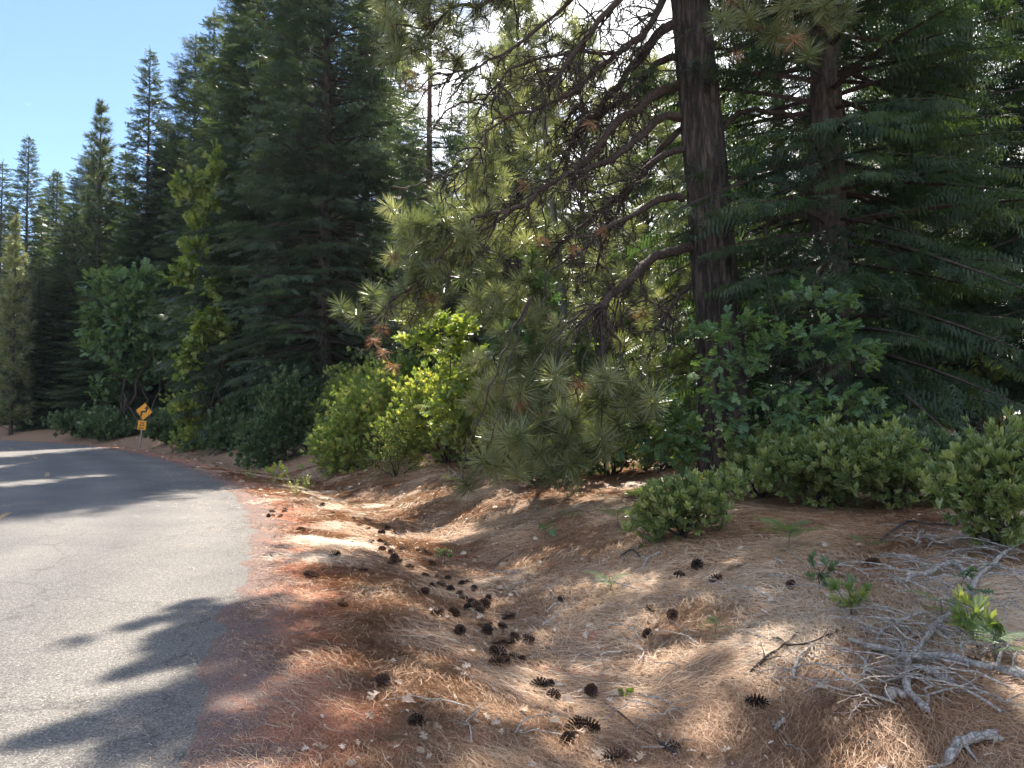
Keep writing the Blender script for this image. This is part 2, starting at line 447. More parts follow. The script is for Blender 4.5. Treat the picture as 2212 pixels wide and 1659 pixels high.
def cluster(leaf, n, seed, leafscale=.5, up=.5, spread=1.0, stem=.35):
    """several leaves round a shoot (x forward)"""
    r = np.random.default_rng(seed); parts = []
    for i in range(n):
        ph = i * 2.4 + r.uniform(-.3, .3); th = spread * r.uniform(.5, 1.1) * (1.0 - .35 * i / n)
        s = leafscale * r.uniform(.7, 1.1)
        v = leaf[0] * s
        v = rot_pts(v, 'X', r.uniform(-.4, .4)); v = rot_pts(v, 'Y', -r.uniform(-.3, .3))
        v = rot_pts(v, 'Y', -0.0); v = rot_pts(v, 'Z', 0)
        # tip the leaf away from the shoot axis, then turn it round the axis
        v = rot_pts(v, 'Y', -th); v = rot_pts(v, 'X', ph)
        parts.append((v + np.array([stem * i / n, 0, 0]), leaf[1]))
    st = np.array([[0, -.008, 0], [0, .008, 0], [stem + .1, 0, 0]])
    parts.append((st, [[0, 1, 2]]))
    return join(parts)
def flat_cluster(leaf, n, seed, leafscale=.5, stem=.6):
    """leaves held out flat either side of a shoot, faces up"""
    r = np.random.default_rng(seed); parts = []
    for i in range(n):
        sg = 1 if i % 2 else -1; a = sg * r.uniform(.3, 1.3) * (1 - .5 * i / n)
        s = leafscale * r.uniform(.65, 1.15)
        v = rot_pts(leaf[0] * s, 'X', r.uniform(-.5, .5)); v = rot_pts(v, 'Y', r.uniform(-.1, .55)); v = rot_pts(v, 'Z', a)
        parts.append((v + np.array([stem * (i + .5) / n, 0, r.uniform(-.05, .05)]), leaf[1]))
    parts.append((np.array([[0, -.01, 0], [0, .01, 0], [stem, 0, 0]]), [[0, 1, 2]]))
    return join(parts)
def fern_frond(seed, n=12):
    r = np.random.default_rng(seed); parts = []
    for i in range(n):
        t = .12 + .88 * i / n; L = .36 * math.sin(min(1, (1 - t) * 1.15 + .05) * math.pi * .5) * r.uniform(.85, 1.1)
        p = np.array([t, 0, .35 * t - .5 * t * t])
        for sg in (1, -1):
            a = sg * 1.15; d = np.array([math.cos(a), math.sin(a), -.15]); d /= np.linalg.norm(d)
            k = max(3, int(L / .035)); V = []; Fc = []
            for j in range(k):
                q = p + d * L * (j + .5) / k; pl = .085 * (1 - .75 * j / k) * min(1, L * 4)
                for s2 in (1, -1):
                    e = nrm(np.array([math.cos(a + s2 * 1.2), math.sin(a + s2 * 1.2), .1])) * pl; b = d * .012
                    V += [q - b, q + b, q + e + d * .01]; m = len(V); Fc.append([m - 3, m - 2, m - 1])
            V += [p, p + np.array([.006, 0, 0]), p + d * L]; m = len(V); Fc.append([m - 3, m - 2, m - 1])
            parts.append((np.array(V), Fc))
    c = np.array([(t, s * .007 * (1.1 - t), .35 * t - .5 * t * t) for t in np.linspace(0, 1, 8) for s in (-1, 1)])
    f = []
    for i in range(7): f += [[2 * i, 2 * i + 1, 2 * i + 3], [2 * i, 2 * i + 3, 2 * i + 2]]
    parts.append((c, f)); return join(parts)

T_FIR = [fork_spray(i, 6, .034) for i in range(5)]
T_FIRN = [fork_spray(20 + i, 8, .024) for i in range(6)]
T_FIRF = [fir_spray(10 + i, 6, .055, bw=.5) for i in range(3)]
T_HANG = [hang_spray(i) for i in range(3)]
T_TUFT = [pine_tuft(i) for i in range(5)]
T_TUFTD = [pine_tuft(30 + i, 60, .012, spread=1.6, back=.3) for i in range(2)]
T_TUFTF = [pine_tuft_far(i) for i in range(4)]
OAK = lobed_leaf('oak'); MAPLE = lobed_leaf('maple'); ELL = simple_leaf(.155, .3, .1); RND = simple_leaf(.36, .2, .2)
T_OAK = [flat_cluster(OAK, 6, i, .55) for i in range(4)]
T_MAPLE = [flat_cluster(MAPLE, 6, i, .5) for i in range(4)]
T_ELL = [cluster(ELL, 11, i, .75, spread=.95) for i in range(5)]
T_RND = [cluster(RND, 8, i, .5, spread=1.2, stem=.6) for i in range(4)]
T_FERN = [fern_frond(i) for i in range(3)]

def scatter(g, tpls, P, D, U, S, mat, tint=None):
    n = len(P)
    if n == 0: return
    k = R.integers(0, len(tpls), n)
    S = np.broadcast_to(S, (n,)); U = np.broadcast_to(U, (n, 3)); D = np.broadcast_to(D, (n, 3))
    if tint is None: tint = R.random(n)
    for i, t in enumerate(tpls):
        m = k == i
        g.place(t, P[m], D[m], U[m], S[m], mat, tint[m])

# ------------------------------------------------------------------ trunks
def trunk_geo(base, top, r0, r1, sides=20, rings=40, flare=.5, rough=.06, seed=0, bend=0.0, g=None, mat=0, furrow=0.0):
    g = g or Geo()
    t = np.linspace(0, 1, rings) ** 1.15
    c = base[None] + (top - base)[None] * t[:, None]
    c[:, 0] += bend * np.sin(t * math.pi * 1.3) + .02 * noise(t * 9, t * 0 + seed, 0, 9) * t
    H = np.linalg.norm(top - base); z = t * H
    r = r0 + (r1 - r0) * t ** .9 + r0 * flare * np.exp(-z / .45)
    a = np.linspace(0, 2 * math.pi, sides, endpoint=False)
    A, Z = np.meshgrid(a, z); 
    nn = noise(np.cos(A) * 2.2 + seed, np.sin(A) * 2.2, Z * .5, 11)
    rr = r[:, None] * (1 + rough * nn)
    if furrow:
        q = np.abs(noise(A * 2.9 + .6 * noise(A * 2, Z * 1.2, 0, 5), Z * 1.1, 0, 21)) + .5 * np.abs(noise(A * 6.3, Z * 3, 0, 22))
        rr = rr + furrow * (np.minimum(q, .8) - .35)
    V = np.stack([c[:, None, 0] + rr * np.cos(A), c[:, None, 1] + rr * np.sin(A), np.repeat(c[:, 2:3], sides, 1)], -1)
    i = np.arange(rings - 1)[:, None] * sides + np.arange(sides)[None]; j = np.arange(rings - 1)[:, None] * sides + (np.arange(sides)[None] + 1) % sides
    f = np.concatenate([np.stack([i, j, j + sides], -1).reshape(-1, 3), np.stack([i, j + sides, i + sides], -1).reshape(-1, 3)])
    g.add(V.reshape(-1, 3), f, mat, .5)
    return g

# ------------------------------------------------------------------ conifers
def conifer(H, clear, Rm, style='fir', whorl=.42, nb=6, seed=1, world=None, cull=False, top_pow=.85, spacing=.3,
            dead_below=.0, detail='mid', lean=0.0, sprayk=1.0, zmax=None, xwin=None, minlen=.3, gapn=.0, azi=None, hang=.3, lowopen=0):
    """returns Geo of branches (slot 0) and foliage (slot 1); trunk runs up z from the origin"""
    r = np.random.default_rng(seed); g = Geo()
    base = np.zeros(3) if world is None else np.asarray(world, float)
    BP = []; BR = []; P = []; D = []; U = []; S = []; T = []
    z = clear * .8
    NP = 7
    while z < H - .15:
        t = max(0, (z - clear) / (H - clear)); tt = z / H
        L0 = Rm * (1 - tt) ** (top_pow - .12) * (.55 + .45 * min(1, t * 6 + .2)) + .12
        if style == 'pine': L0 = Rm * min(1, (1 - tt) ** (top_pow * .65) * 1.05) * (.6 + .4 * math.sin(min(1, t * 2.2) * 1.57)) + .15
        k = max(3, int(round(nb * (.6 + .4 * (1 - tt)) + r.uniform(-1, 1))))
        a0 = r.uniform(0, 6.28)
        for b in range(k):
            a = a0 + b * 6.283 / k + r.uniform(-.5, .5)
            if azi is not None and math.cos(a - azi[0]) < azi[1]: continue
            L = L0 * r.uniform(.55, 1.12); zz = z + r.uniform(-.5, .5) * whorl
            if L < minlen * .5 or zz > H: continue
            if zmax and zz > zmax: continue
            e0 = {'fir': .55 * tt - .12, 'spruce': .5 * tt - .25, 'pine': .25 + .5 * tt, 'cedar': .3}[style] + r.uniform(-.24, .24)
            dr = {'fir': .22, 'spruce': .10, 'pine': -.12, 'cedar': .1}[style] * (1.1 - tt)
            s = np.linspace(0, 1, NP)
            out = np.array([math.cos(a), math.sin(a)])
            x = L * s * math.cos(e0); zc = zz + L * (s * math.sin(e0) - dr * s ** 1.6 + (.12 * s ** 3 if style == 'spruce' else 0))
            side = np.array([-out[1], out[0]]) * .06 * L * math.sin(r.uniform(0, 6)) 
            pts = np.stack([out[0] * x + side[0] * s * s + lean * zz * 0, out[1] * x + side[1] * s * s, zc], -1) + base
            BP.append(pts); rb = .012 + .014 * L * (1 if style != 'pine' else 1.2); BR.append(np.linspace(rb, .004, NP))
            dead = zz < dead_below
            if dead and r.random() < .7: continue
            tan = nrm(np.gradient(pts, axis=0))
            if style == 'pine':
                st0 = .35; nsp = max(2, int(L * (1 - st0) / spacing * 1.3))
            else:
                st0 = .12 if L < 1.5 else .22; nsp = max(2, int(L * (1 - st0) / spacing))
            for q in range(nsp):
                sv = st0 + (1 - st0) * (q + r.random() * .7) / nsp
                if sv > .98: sv = .98
                f = sv * (NP - 1); i0 = int(f); i0 = min(i0, NP - 2); w = f - i0
                p = pts[i0] * (1 - w) + pts[i0 + 1] * w; tg = tan[i0]
                lat = np.array([-tg[1], tg[0], 0.0]); lat /= np.linalg.norm(lat) + 1e-9
                rem = (1 - sv) * L
                if style == 'pine':
                    for _ in range(2):
                        dd = nrm(tg * .7 + lat * r.uniform(-1, 1) + np.array([0, 0, r.uniform(-.1, .9)]))
                        off = r.uniform(.1, .45) * min(1, L)
                        P.append(p + dd * off); D.append(dd); U.append(r.normal(size=3)); S.append(.23 * sprayk * r.uniform(.8, 1.15)); T.append(r.random() * .7 + .3 * tt)
                    continue
                for sg in (1, -1, 1, -1) if (rem > .6 and detail != 'far') else (1, -1):
                    off = lat * sg * rem * .55 * r.random() ** 1.3 + tg * .2 * r.random() * rem
                    ln = (.30 + .22 * rem) * sprayk * r.uniform(.6, 1.2)
                    ln = min(ln, (.62 if detail != 'far' else .9) * sprayk)
                    dd = nrm(tg * .75 + lat * sg * r.uniform(.6, 1.0) + np.array([0, 0, -.12 + .2 * tt + r.uniform(-.35, .2)]))
                    P.append(p + off + [0, 0, -.25 * np.linalg.norm(off) * r.random()]); D.append(dd); U.append(np.array([0, 0, 1.0]) + r.normal(size=3) * .5); S.append(ln); T.append(.25 * r.random() + .5 * sv + .2 * r.random())
            P.append(pts[-2]); D.append(tan[-1]); U.append([0, 0, 1]); S.append(.5 * sprayk * min(1, L)); T.append(.7)
        z += whorl * r.uniform(.7, 1.2) * (1 - .35 * tt)
    # leader
    for q in range(5):
        P.append(base + [0, 0, H - .18 * q]); D.append([r.normal() * .3, r.normal() * .3, 1]); U.append([1, 0, 0]); S.append(.3 * sprayk); T.append(.8)
    P = np.array(P); D = np.array(D, float); U = np.array(U, float); S = np.array(S); T = np.array(T)
    BP = np.array(BP); BR = np.array(BR)
    m = np.ones(len(P), bool)
    if gapn: m &= noise(P[:, 0] * 1.5, P[:, 1] * 1.5, P[:, 2] * 1.9, seed) + .35 * r.normal(size=len(P)) > -1 + gapn * 2
    if lowopen: m &= (P[:, 2] > lowopen) | (r.random(len(P)) < .5)
    if cull:
        m &= sun_keep(P)
        mb = sun_keep(BP[:, 4]); BP = BP[mb]; BR = BR[mb]
    P, D, U, S, T = P[m], D[m], U[m], S[m], T[m]
    g.tubes(BP, BR, 3, 0, .5)
    tp = {'pine': T_TUFTF if detail != 'near' else T_TUFT, 'spruce': T_HANG, 'cedar': T_FIR}.get(style)
    if tp is None: tp = {'near': T_FIRN, 'mid': T_FIR, 'far': T_FIRF}[detail]
    if style in ('spruce', 'fir'):
        h = R.random(len(P)) < (.75 if style == 'spruce' else hang)
        scatter(g, T_HANG, P[h], D[h], U[h], S[h], 1, T[h]); scatter(g, {'near': T_FIRN, 'mid': T_FIR, 'far': T_FIRF}[detail], P[~h], D[~h], U[~h], S[~h], 1, T[~h])
    else:
        scatter(g, tp, P, D, U, S, 1, T)
    return g

# ------------------------------------------------------------------ branching from targets
def grow(targets, seeds, sag=.08, wob=.04, npt=6, order=None):
    """joins every target to the nearest grown point; returns paths"""
    nodes = [np.asarray(seeds, float)]
    allp = np.concatenate(nodes)
    d0 = np.linalg.norm(targets[:, None] - allp[None], axis=2).min(1)
    paths = []
    for i in np.argsort(d0):
        t = targets[i]
        dd = np.linalg.norm(allp - t, axis=1) 
        j = int(np.argmin(dd)); a = allp[j]
        s = np.linspace(0, 1, npt)[:, None]; L = dd[j]
        p = a + (t - a) * s
        p[:, 2] -= sag * L * np.sin(s[:, 0] * math.pi)
        p[1:-1] += R.normal(size=(npt - 2, 3)) * wob * L
        paths.append(p); allp = np.concatenate([allp, p[2:]])
    return np.array(paths)
def in_blobs(n, blobs, shell=.55):
    """points inside ellipsoids (centre, radii), biased towards their skins"""
    vol = np.array([b[1][0] * b[1][1] * b[1][2] for b in blobs]) ** .8; w = vol / vol.sum()
    k = R.choice(len(blobs), n, p=w); d = nrm(R.normal(size=(n, 3))); rr = (shell + (1 - shell) * R.random(n)) ** 1
    C = np.array([b[0] for b in blobs])[k]; Rd = np.array([b[1] for b in blobs])[k]
    return C + d * rr[:, None] * Rd, d
def broadleaf(name, label, cat, base, blobs, n, tpls, size, matf, group=None, stems=3, trunk_r=.04, cull=False, updir=.25, stem_mat=None, hollow=.45, stem_name='trunk', flatu=True, ragged=0.0):
    base = np.asarray(base, float)
    th = thing(name, label, cat, base, group)
    P, d = in_blobs(n, blobs, hollow)
    lo = min(.08, min(b[1][2] for b in blobs) * .1)
    P[:, 2] = np.maximum(P[:, 2], ground_z(P[:, 0], P[:, 1], fine=False) + lo)
    if cull: P = P[sun_keep(P)]
    ctr = np.mean([b[0] for b in blobs], axis=0)
    if ragged:
        q = (P - ctr); f = 1 + ragged * noise(q[:, 0] * 2.1 / size ** .5, q[:, 1] * 2.1 / size ** .5, q[:, 2] * 2.1 / size ** .5, int(abs(base[0]) * 10)) + ragged * .9 * np.maximum(0, R.normal(size=len(P)) - .7) * (q[:, 2] > 0)
        P = ctr + q * f[:, None]; P[:, 2] = np.maximum(P[:, 2], ground_z(P[:, 0], P[:, 1], fine=False) + lo)
    seeds = []
    SP = []
    bl = sorted(blobs, key=lambda b: -b[1][0] * b[1][2])[:max(stems, 1)]
    for b in bl:
        s = np.linspace(0, 1, 9)[:, None]; e = np.array(b[0]) 
        p = base + (e - base) * s; p[:, 2] += .0; p[1:-1] += R.normal(size=(7, 3)) * .05 * np.linalg.norm(e - base) * .5
        SP.append(p); seeds.append(p[3:])
    seeds = np.concatenate(seeds)
    g = Geo()
    g.tubes(np.array(SP), np.linspace(trunk_r, trunk_r * .35, 9), 7, 0, .5)
    g.build(stem_name, stem_mat or M['twig'], th, base, True)
    c = Geo()
    if len(P) <= 900: main = P; 
    else: main = P[:900]
    paths = grow(main, seeds, npt=5)
    c.tubes(paths, np.linspace(trunk_r * .22, trunk_r * .08, 5).clip(.0025, .02), 3, 1, .5)
    D = nrm(paths[:, -1] - paths[:, -3]) * .6 + nrm(main - ctr) * .5 + R.normal(size=main.shape) * .25; D[:, 2] += updir
    if len(P) > 900:
        D2 = nrm(P[900:] - ctr) + R.normal(size=(len(P) - 900, 3)) * .5; D2[:, 2] += updir
        D = np.concatenate([D, D2])
    U = np.array([0, 0, 1.0]) + R.normal(size=P.shape) * .35 if flatu else R.normal(size=P.shape)
    scatter(c, tpls, P, D, U, size * R.uniform(.75, 1.2, len(P)), 0)
    c.build('crown' if stem_name == 'trunk' else 'foliage', [M[matf], stem_mat or M['twig']], th, base)
    return th
# ------------------------------------------------------------------ sun gaps
for a in [(1150, 1480, .1), (1400, 1450, .2), (1600, 1480, .13), (1080, 1540, .09), (1330, 1560, .09), (900, 1480, .1), (1750, 1390, .1), (1500, 1340, .16), (760, 1440, .1), (1850, 1480, .07), (1220, 1400, .1), (1650, 1290, .1), (1250, 1180, .15), (1150, 1240, .15), (600, 1080, .9), (700, 1110, .9), (650, 1160, .7), (750, 1165, .6), (650, 1235, .5), (790, 1260, .4), (850, 1110, .8), (950, 1090, .7),
          (900, 1065, .7), (560, 1230, .5), (900, 1140, .6), (700, 1200, .45), (560, 1320, .12), (820, 1290, .22), (1000, 1150, .35),
          (1350, 1290, .28), (1450, 1375, .26), (1530, 1420, .22), (1300, 1390, .12), (1240, 1310, .12), (640, 1430, .1), (950, 1430, .1), (1000, 1480, .1),
          (1850, 1620, .12), (2190, 1590, .16), (1180, 1450, .12), (1620, 1400, .14), (820, 1530, .08), (1050, 1560, .06), (1700, 1500, .07), (2000,1440,.07),
          (760, 1560, .1), (1250, 1600, .05), (1430,1480,.12), (1930,1560,.08), (1500, 1600, .07)]:
    lit(a[0], a[1], a[2] * (1.0 if a[1] < 1270 else 1.9), .05)
for (a, b, D, r) in [(760, 900, 18, 1.5), (860, 900, 18, 1.5), (940, 880, 18, 1.5), (700, 960, 16.5, 1.0), (850, 960, 16, 1.1), (1000, 830, 17, 1.4), (960, 740, 15.6, 1.2), (430, 900, 36, 2.8), (900, 800, 18, 1.6), (1040, 930, 15, .8), (1250, 880, 10.9, .8), (1100, 850, 11.2, .7), (425, 450, 33, 2.2), (415, 620, 33, 2.)]:
    lit3(at(a, b, D), r, .2)
for a in [(150, 1200, 1.2), (350, 1180, 1.0), (100, 1330, .9), (300, 1290, .8), (450, 1180, .7), (420, 1260, .55), (80, 1450, .5), (180, 1440, .3),
          (60, 1180, 1.2), (520, 1130, .7), (150, 1520, .12), (330, 1480, .08), (60, 1050, .8), (100, 982, 1.4), (330, 1000, .7), (200, 1035, .6), (60, 1030, .7), (250, 985, .8)]:
    lit(*a)

# ------------------------------------------------------------------ ground, road
def build_ground():
    nx, ny = 820, 740
    u = np.linspace(-1, 1, nx); v = np.linspace(-.72, 1, ny)
    x = 2.9 * np.sinh(5.62 * u); y = 5.5 + 3.1 * np.sinh(5.6 * v)
    X, Y = np.meshgrid(x, y); d = road_d(X, Y); Z = ground_z(X, Y, d)
    V = np.stack([X, Y, Z], -1).reshape(-1, 3)
    i = (np.arange(ny - 1)[:, None] * nx + np.arange(nx - 1)[None]).ravel()
    f = np.stack([i, i + 1, i + nx + 1, i + nx], -1)
    me = mesh_np('ground', V, f, smooth=True)
    a = me.attributes.new('edge', 'FLOAT', 'POINT'); a.data.foreach_set('value', d.astype(np.float32).ravel())
    m, nt, out = new_mat('forest_floor'); L = nt.links.new
    geo = N(nt, 'ShaderNodeNewGeometry')
    def ns(scale, det=5.0, rough=.6):
        n = N(nt, 'ShaderNodeTexNoise', i_Scale=scale, i_Detail=det, i_Roughness=rough); L(geo.outputs['Position'], n.inputs['Vector']); return n
    at_ = N(nt, 'ShaderNodeAttribute', attribute_name='edge')
    n1, n2, n3, n4 = ns(1.6), ns(22, 6, .7), ns(90, 4, .7), ns(5, 5, .7)
    nm = N(nt, 'ShaderNodeMix'); nm.inputs['Factor'].default_value = .55; L(n2.outputs['Fac'], nm.inputs['A']); L(n3.outputs['Fac'], nm.inputs['B'])
    duff = ramp(nt, [(.36, (.10, .06, .04)), (.47, (.23, .14, .088)), (.54, (.35, .225, .14)), (.64, (.56, .43, .32))], nm.outputs['Result'])
    red = ramp(nt, [(.3, (.20, .08, .05)), (.5, (.40, .17, .105)), (.7, (.55, .31, .21))], n3.outputs['Fac'])
    grv = ramp(nt, [(.3, (.08, .055, .047)), (.5, (.19, .127, .105)), (.72, (.40, .30, .26))], n3.outputs['Fac'])
    def math_(op, a, b):
        k = N(nt, 'ShaderNodeMath', operation=op)
        for q, w in ((0, a), (1, b)):
            if isinstance(w, (int, float)): k.inputs[q].default_value = w
            else: L(w, k.inputs[q])
        return k.outputs[0]
    def mr(x, a, b):
        k = N(nt, 'ShaderNodeMapRange'); k.inputs['From Min'].default_value = a; k.inputs['From Max'].default_value = b; L(x, k.inputs['Value']); return k.outputs[0]
    dn = math_('ADD', at_.outputs['Fac'], math_('MULTIPLY', math_('SUBTRACT', n4.outputs['Fac'], .5), 1.3))
    dn = math_('ADD', dn, math_('MULTIPLY', math_('SUBTRACT', n1.outputs['Fac'], .5), 1.4))
    a1 = N(nt, 'ShaderNodeMix', data_type='RGBA'); L(mr(dn, .3, .6), a1.inputs['Factor']); L(grv, a1.inputs['A']); L(red, a1.inputs['B'])
    a2 = N(nt, 'ShaderNodeMix', data_type='RGBA'); L(mr(dn, .75, 1.2), a2.inputs['Factor']); L(a1.outputs['Result'], a2.inputs['A'])
    # red soil shows through the duff in patches
    a0 = N(nt, 'ShaderNodeMix', data_type='RGBA'); L(mr(n1.outputs['Fac'], .60, .70), a0.inputs['Factor']); L(duff, a0.inputs['A']); L(red, a0.inputs['B'])
    L(a0.outputs['Result'], a2.inputs['B'])
    p = N(nt, 'ShaderNodeBsdfPrincipled', i_Roughness=.95); p.inputs['Specular IOR Level'].default_value = .2
    L(a2.outputs['Result'], p.inputs['Base Color'])
    b = N(nt, 'ShaderNodeBump', i_Strength=.8, i_Distance=.02); L(n2.outputs['Fac'], b.inputs['Height'])
    b2 = N(nt, 'ShaderNodeBump', i_Strength=.7, i_Distance=.008); L(n3.outputs['Fac'], b2.inputs['Height']); L(b.outputs[0], b2.inputs['Normal']); L(b2.outputs[0], p.inputs['Normal'])
    L(p.outputs[0], out.inputs[0])
    me.materials.append(m)
    o = bpy.data.objects.new('ground', me); COL.objects.link(o); tag(o, 'forest floor of brown pine needles with red cinder shoulder', kind='structure')
def offset_edge(off):
    t = nrm(np.gradient(EDGE, axis=0)); n = np.stack([-t[:, 1], t[:, 0]], -1)
    return EDGE + n * off
def build_road():
    offs = np.linspace(0.08, -7.35, 14) * -1
    rows = [offset_edge(o) for o in offs]   # left of the edge
    V = []; nr = len(EDGE)
    for o, r in zip(offs, rows):
        q = -o
        z = .0 + .02 * math.sin(min(1, max(0, o / 7.2)) * math.pi)
        V.append(np.concatenate([r, np.full((nr, 1), z)], 1))
    # skirt
    V = [V[0] - [0, 0, .08]] + V + [V[-1] - [0, 0, .08]]
    n = len(V); V = np.concatenate(V)
    i = (np.arange(n - 1)[:, None] * nr + np.arange(nr - 1)[None]).ravel()
    f = np.stack([i, i + nr, i + nr + 1, i + 1], -1)[:, ::-1]
    me = mesh_np('road', V, f, smooth=False)
    ln = np.repeat(np.r_[0, np.linspace(0, 1, n - 2), 1], nr); la = me.attributes.new('lane', 'FLOAT', 'POINT'); la.data.foreach_set('value', ln.astype(np.float32))
    m, nt, out = new_mat('asphalt'); L = nt.links.new
    geo = N(nt, 'ShaderNodeNewGeometry')
    def ns(scale, det=4.0, rough=.6):
        q = N(nt, 'ShaderNodeTexNoise', i_Scale=scale, i_Detail=det, i_Roughness=rough); L(geo.outputs['Position'], q.inputs['Vector']); return q.outputs['Fac']
    v = N(nt, 'ShaderNodeTexVoronoi', i_Scale=125.0); L(geo.outputs['Position'], v.inputs['Vector'])
    c1 = ramp(nt, [(.0, (.07, .068, .066)), (.45, (.145, .14, .134)), (.75, (.21, .20, .19)), (1, (.36, .34, .32))], v.outputs['Color'])
    c2a = ramp(nt, [(.3, (.74, .73, .73)), (.7, (1.14, 1.1, 1.04))], ns(.6, 6))
    at_ = N(nt, 'ShaderNodeAttribute', attribute_name='lane')
    lane = ramp(nt, [(0, (.92, .9, .88)), (.1, (1.1, 1.08, 1.04)), (.22, (.84, .84, .85)), (.34, (1.08, 1.07, 1.05)), (.44, (.85, .85, .86)), (.55, (1.08, 1.06, 1.04)), (1, (.95, .95, .95))], at_.outputs['Fac'])
    lm = N(nt, 'ShaderNodeMix', data_type='RGBA', blend_type='MULTIPLY'); lm.inputs['Factor'].default_value = 1; L(c2a, lm.inputs['A']); L(lane, lm.inputs['B'])
    ck = N(nt, 'ShaderNodeTexVoronoi', feature='DISTANCE_TO_EDGE', i_Scale=.55); wn = N(nt, 'ShaderNodeTexNoise', i_Scale=2.5, i_Detail=6.0); L(geo.outputs['Position'], wn.inputs['Vector'])
    wm = N(nt, 'ShaderNodeMix', data_type='RGBA'); wm.inputs['Factor'].default_value = .35; L(geo.outputs['Position'], wm.inputs['A']); L(wn.outputs['Color'], wm.inputs['B']); L(wm.outputs['Result'], ck.inputs['Vector'])
    ckc = ramp(nt, [(0, (.3, .3, .3)), (.0035, (.6, .6, .6)), (.007, (1, 1, 1))], ck.outputs['Distance'])
    cm = N(nt, 'ShaderNodeMix', data_type='RGBA', blend_type='MULTIPLY'); cm.inputs['Factor'].default_value = .45; L(lm.outputs['Result'], cm.inputs['A']); L(ckc, cm.inputs['B']); c2 = cm.outputs['Result']
    c3 = ramp(nt, [(.32, (.45, .45, .47)), (.5, (1, 1, 1)), (.7, (1.45, 1.4, 1.35))], ns(60, 4, .75))
    mx = N(nt, 'ShaderNodeMix', data_type='RGBA', blend_type='MULTIPLY'); mx.inputs['Factor'].default_value = 1; L(c1, mx.inputs['A']); L(c2, mx.inputs['B'])
    mx2 = N(nt, 'ShaderNodeMix', data_type='RGBA', blend_type='MULTIPLY'); mx2.inputs['Factor'].default_value = 1; L(mx.outputs['Result'], mx2.inputs['A']); L(c3, mx2.inputs['B'])
    p = N(nt, 'ShaderNodeBsdfPrincipled', i_Roughness=.8); p.inputs['Specular IOR Level'].default_value = .35
    L(mx2.outputs['Result'], p.inputs['Base Color'])
    b = N(nt, 'ShaderNodeBump', i_Strength=.6, i_Distance=.006); L(v.outputs['Distance'], b.inputs['Height']); L(b.outputs[0], p.inputs['Normal'])
    L(p.outputs[0], out.inputs[0]); me.materials.append(m)
    o = bpy.data.objects.new('road', me); COL.objects.link(o); tag(o, 'worn grey asphalt road curving away to the left', kind='structure')
    # worn yellow centre dashes
    L3 = offset_edge(3.55); seg = np.r_[0, np.cumsum(np.linalg.norm(np.diff(L3, axis=0), axis=1))]
    k0 = np.argmin(np.abs(L3[:, 1] - 11.2)); s0 = seg[k0]
    V = []; Fc = []
    for k in range(-2, 8):
        a = s0 + k * 9.8; ss = np.linspace(a, a + 1.6, 5)
        xs = np.interp(ss, seg, L3[:, 0]); ys = np.interp(ss, seg, L3[:, 1])
        c = np.stack([xs, ys], -1); t = nrm(np.gradient(c, axis=0)); nn = np.stack([-t[:, 1], t[:, 0]], -1)
        o0 = len(V)
        for q in range(5):
            for sg in (-.055, .055): V.append([*(c[q] + nn[q] * sg), .0245])
        for q in range(4): Fc.append([o0 + 2 * q, o0 + 2 * q + 1, o0 + 2 * q + 3, o0 + 2 * q + 2])
    me = mesh_np('road_marking', np.array(V), np.array(Fc)[:, ::-1])
    m, nt, out = new_mat('worn_yellow_paint'); geo = N(nt, 'ShaderNodeNewGeometry'); q = N(nt, 'ShaderNodeTexNoise', i_Scale=45.0, i_Detail=5.0)
    nt.links.new(geo.outputs['Position'], q.inputs['Vector'])
    p = N(nt, 'ShaderNodeBsdfPrincipled', i_Roughness=.7)
    nt.links.new(ramp(nt, [(.46, (.13, .125, .12)), (.56, (.55, .33, .08))], q.outputs['Fac']), p.inputs['Base Color']); nt.links.new(p.outputs[0], out.inputs[0])
    me.materials.append(m); o = bpy.data.objects.new('road_marking', me); COL.objects.link(o); tag(o, 'faded yellow centre dashes on the asphalt', kind='structure')

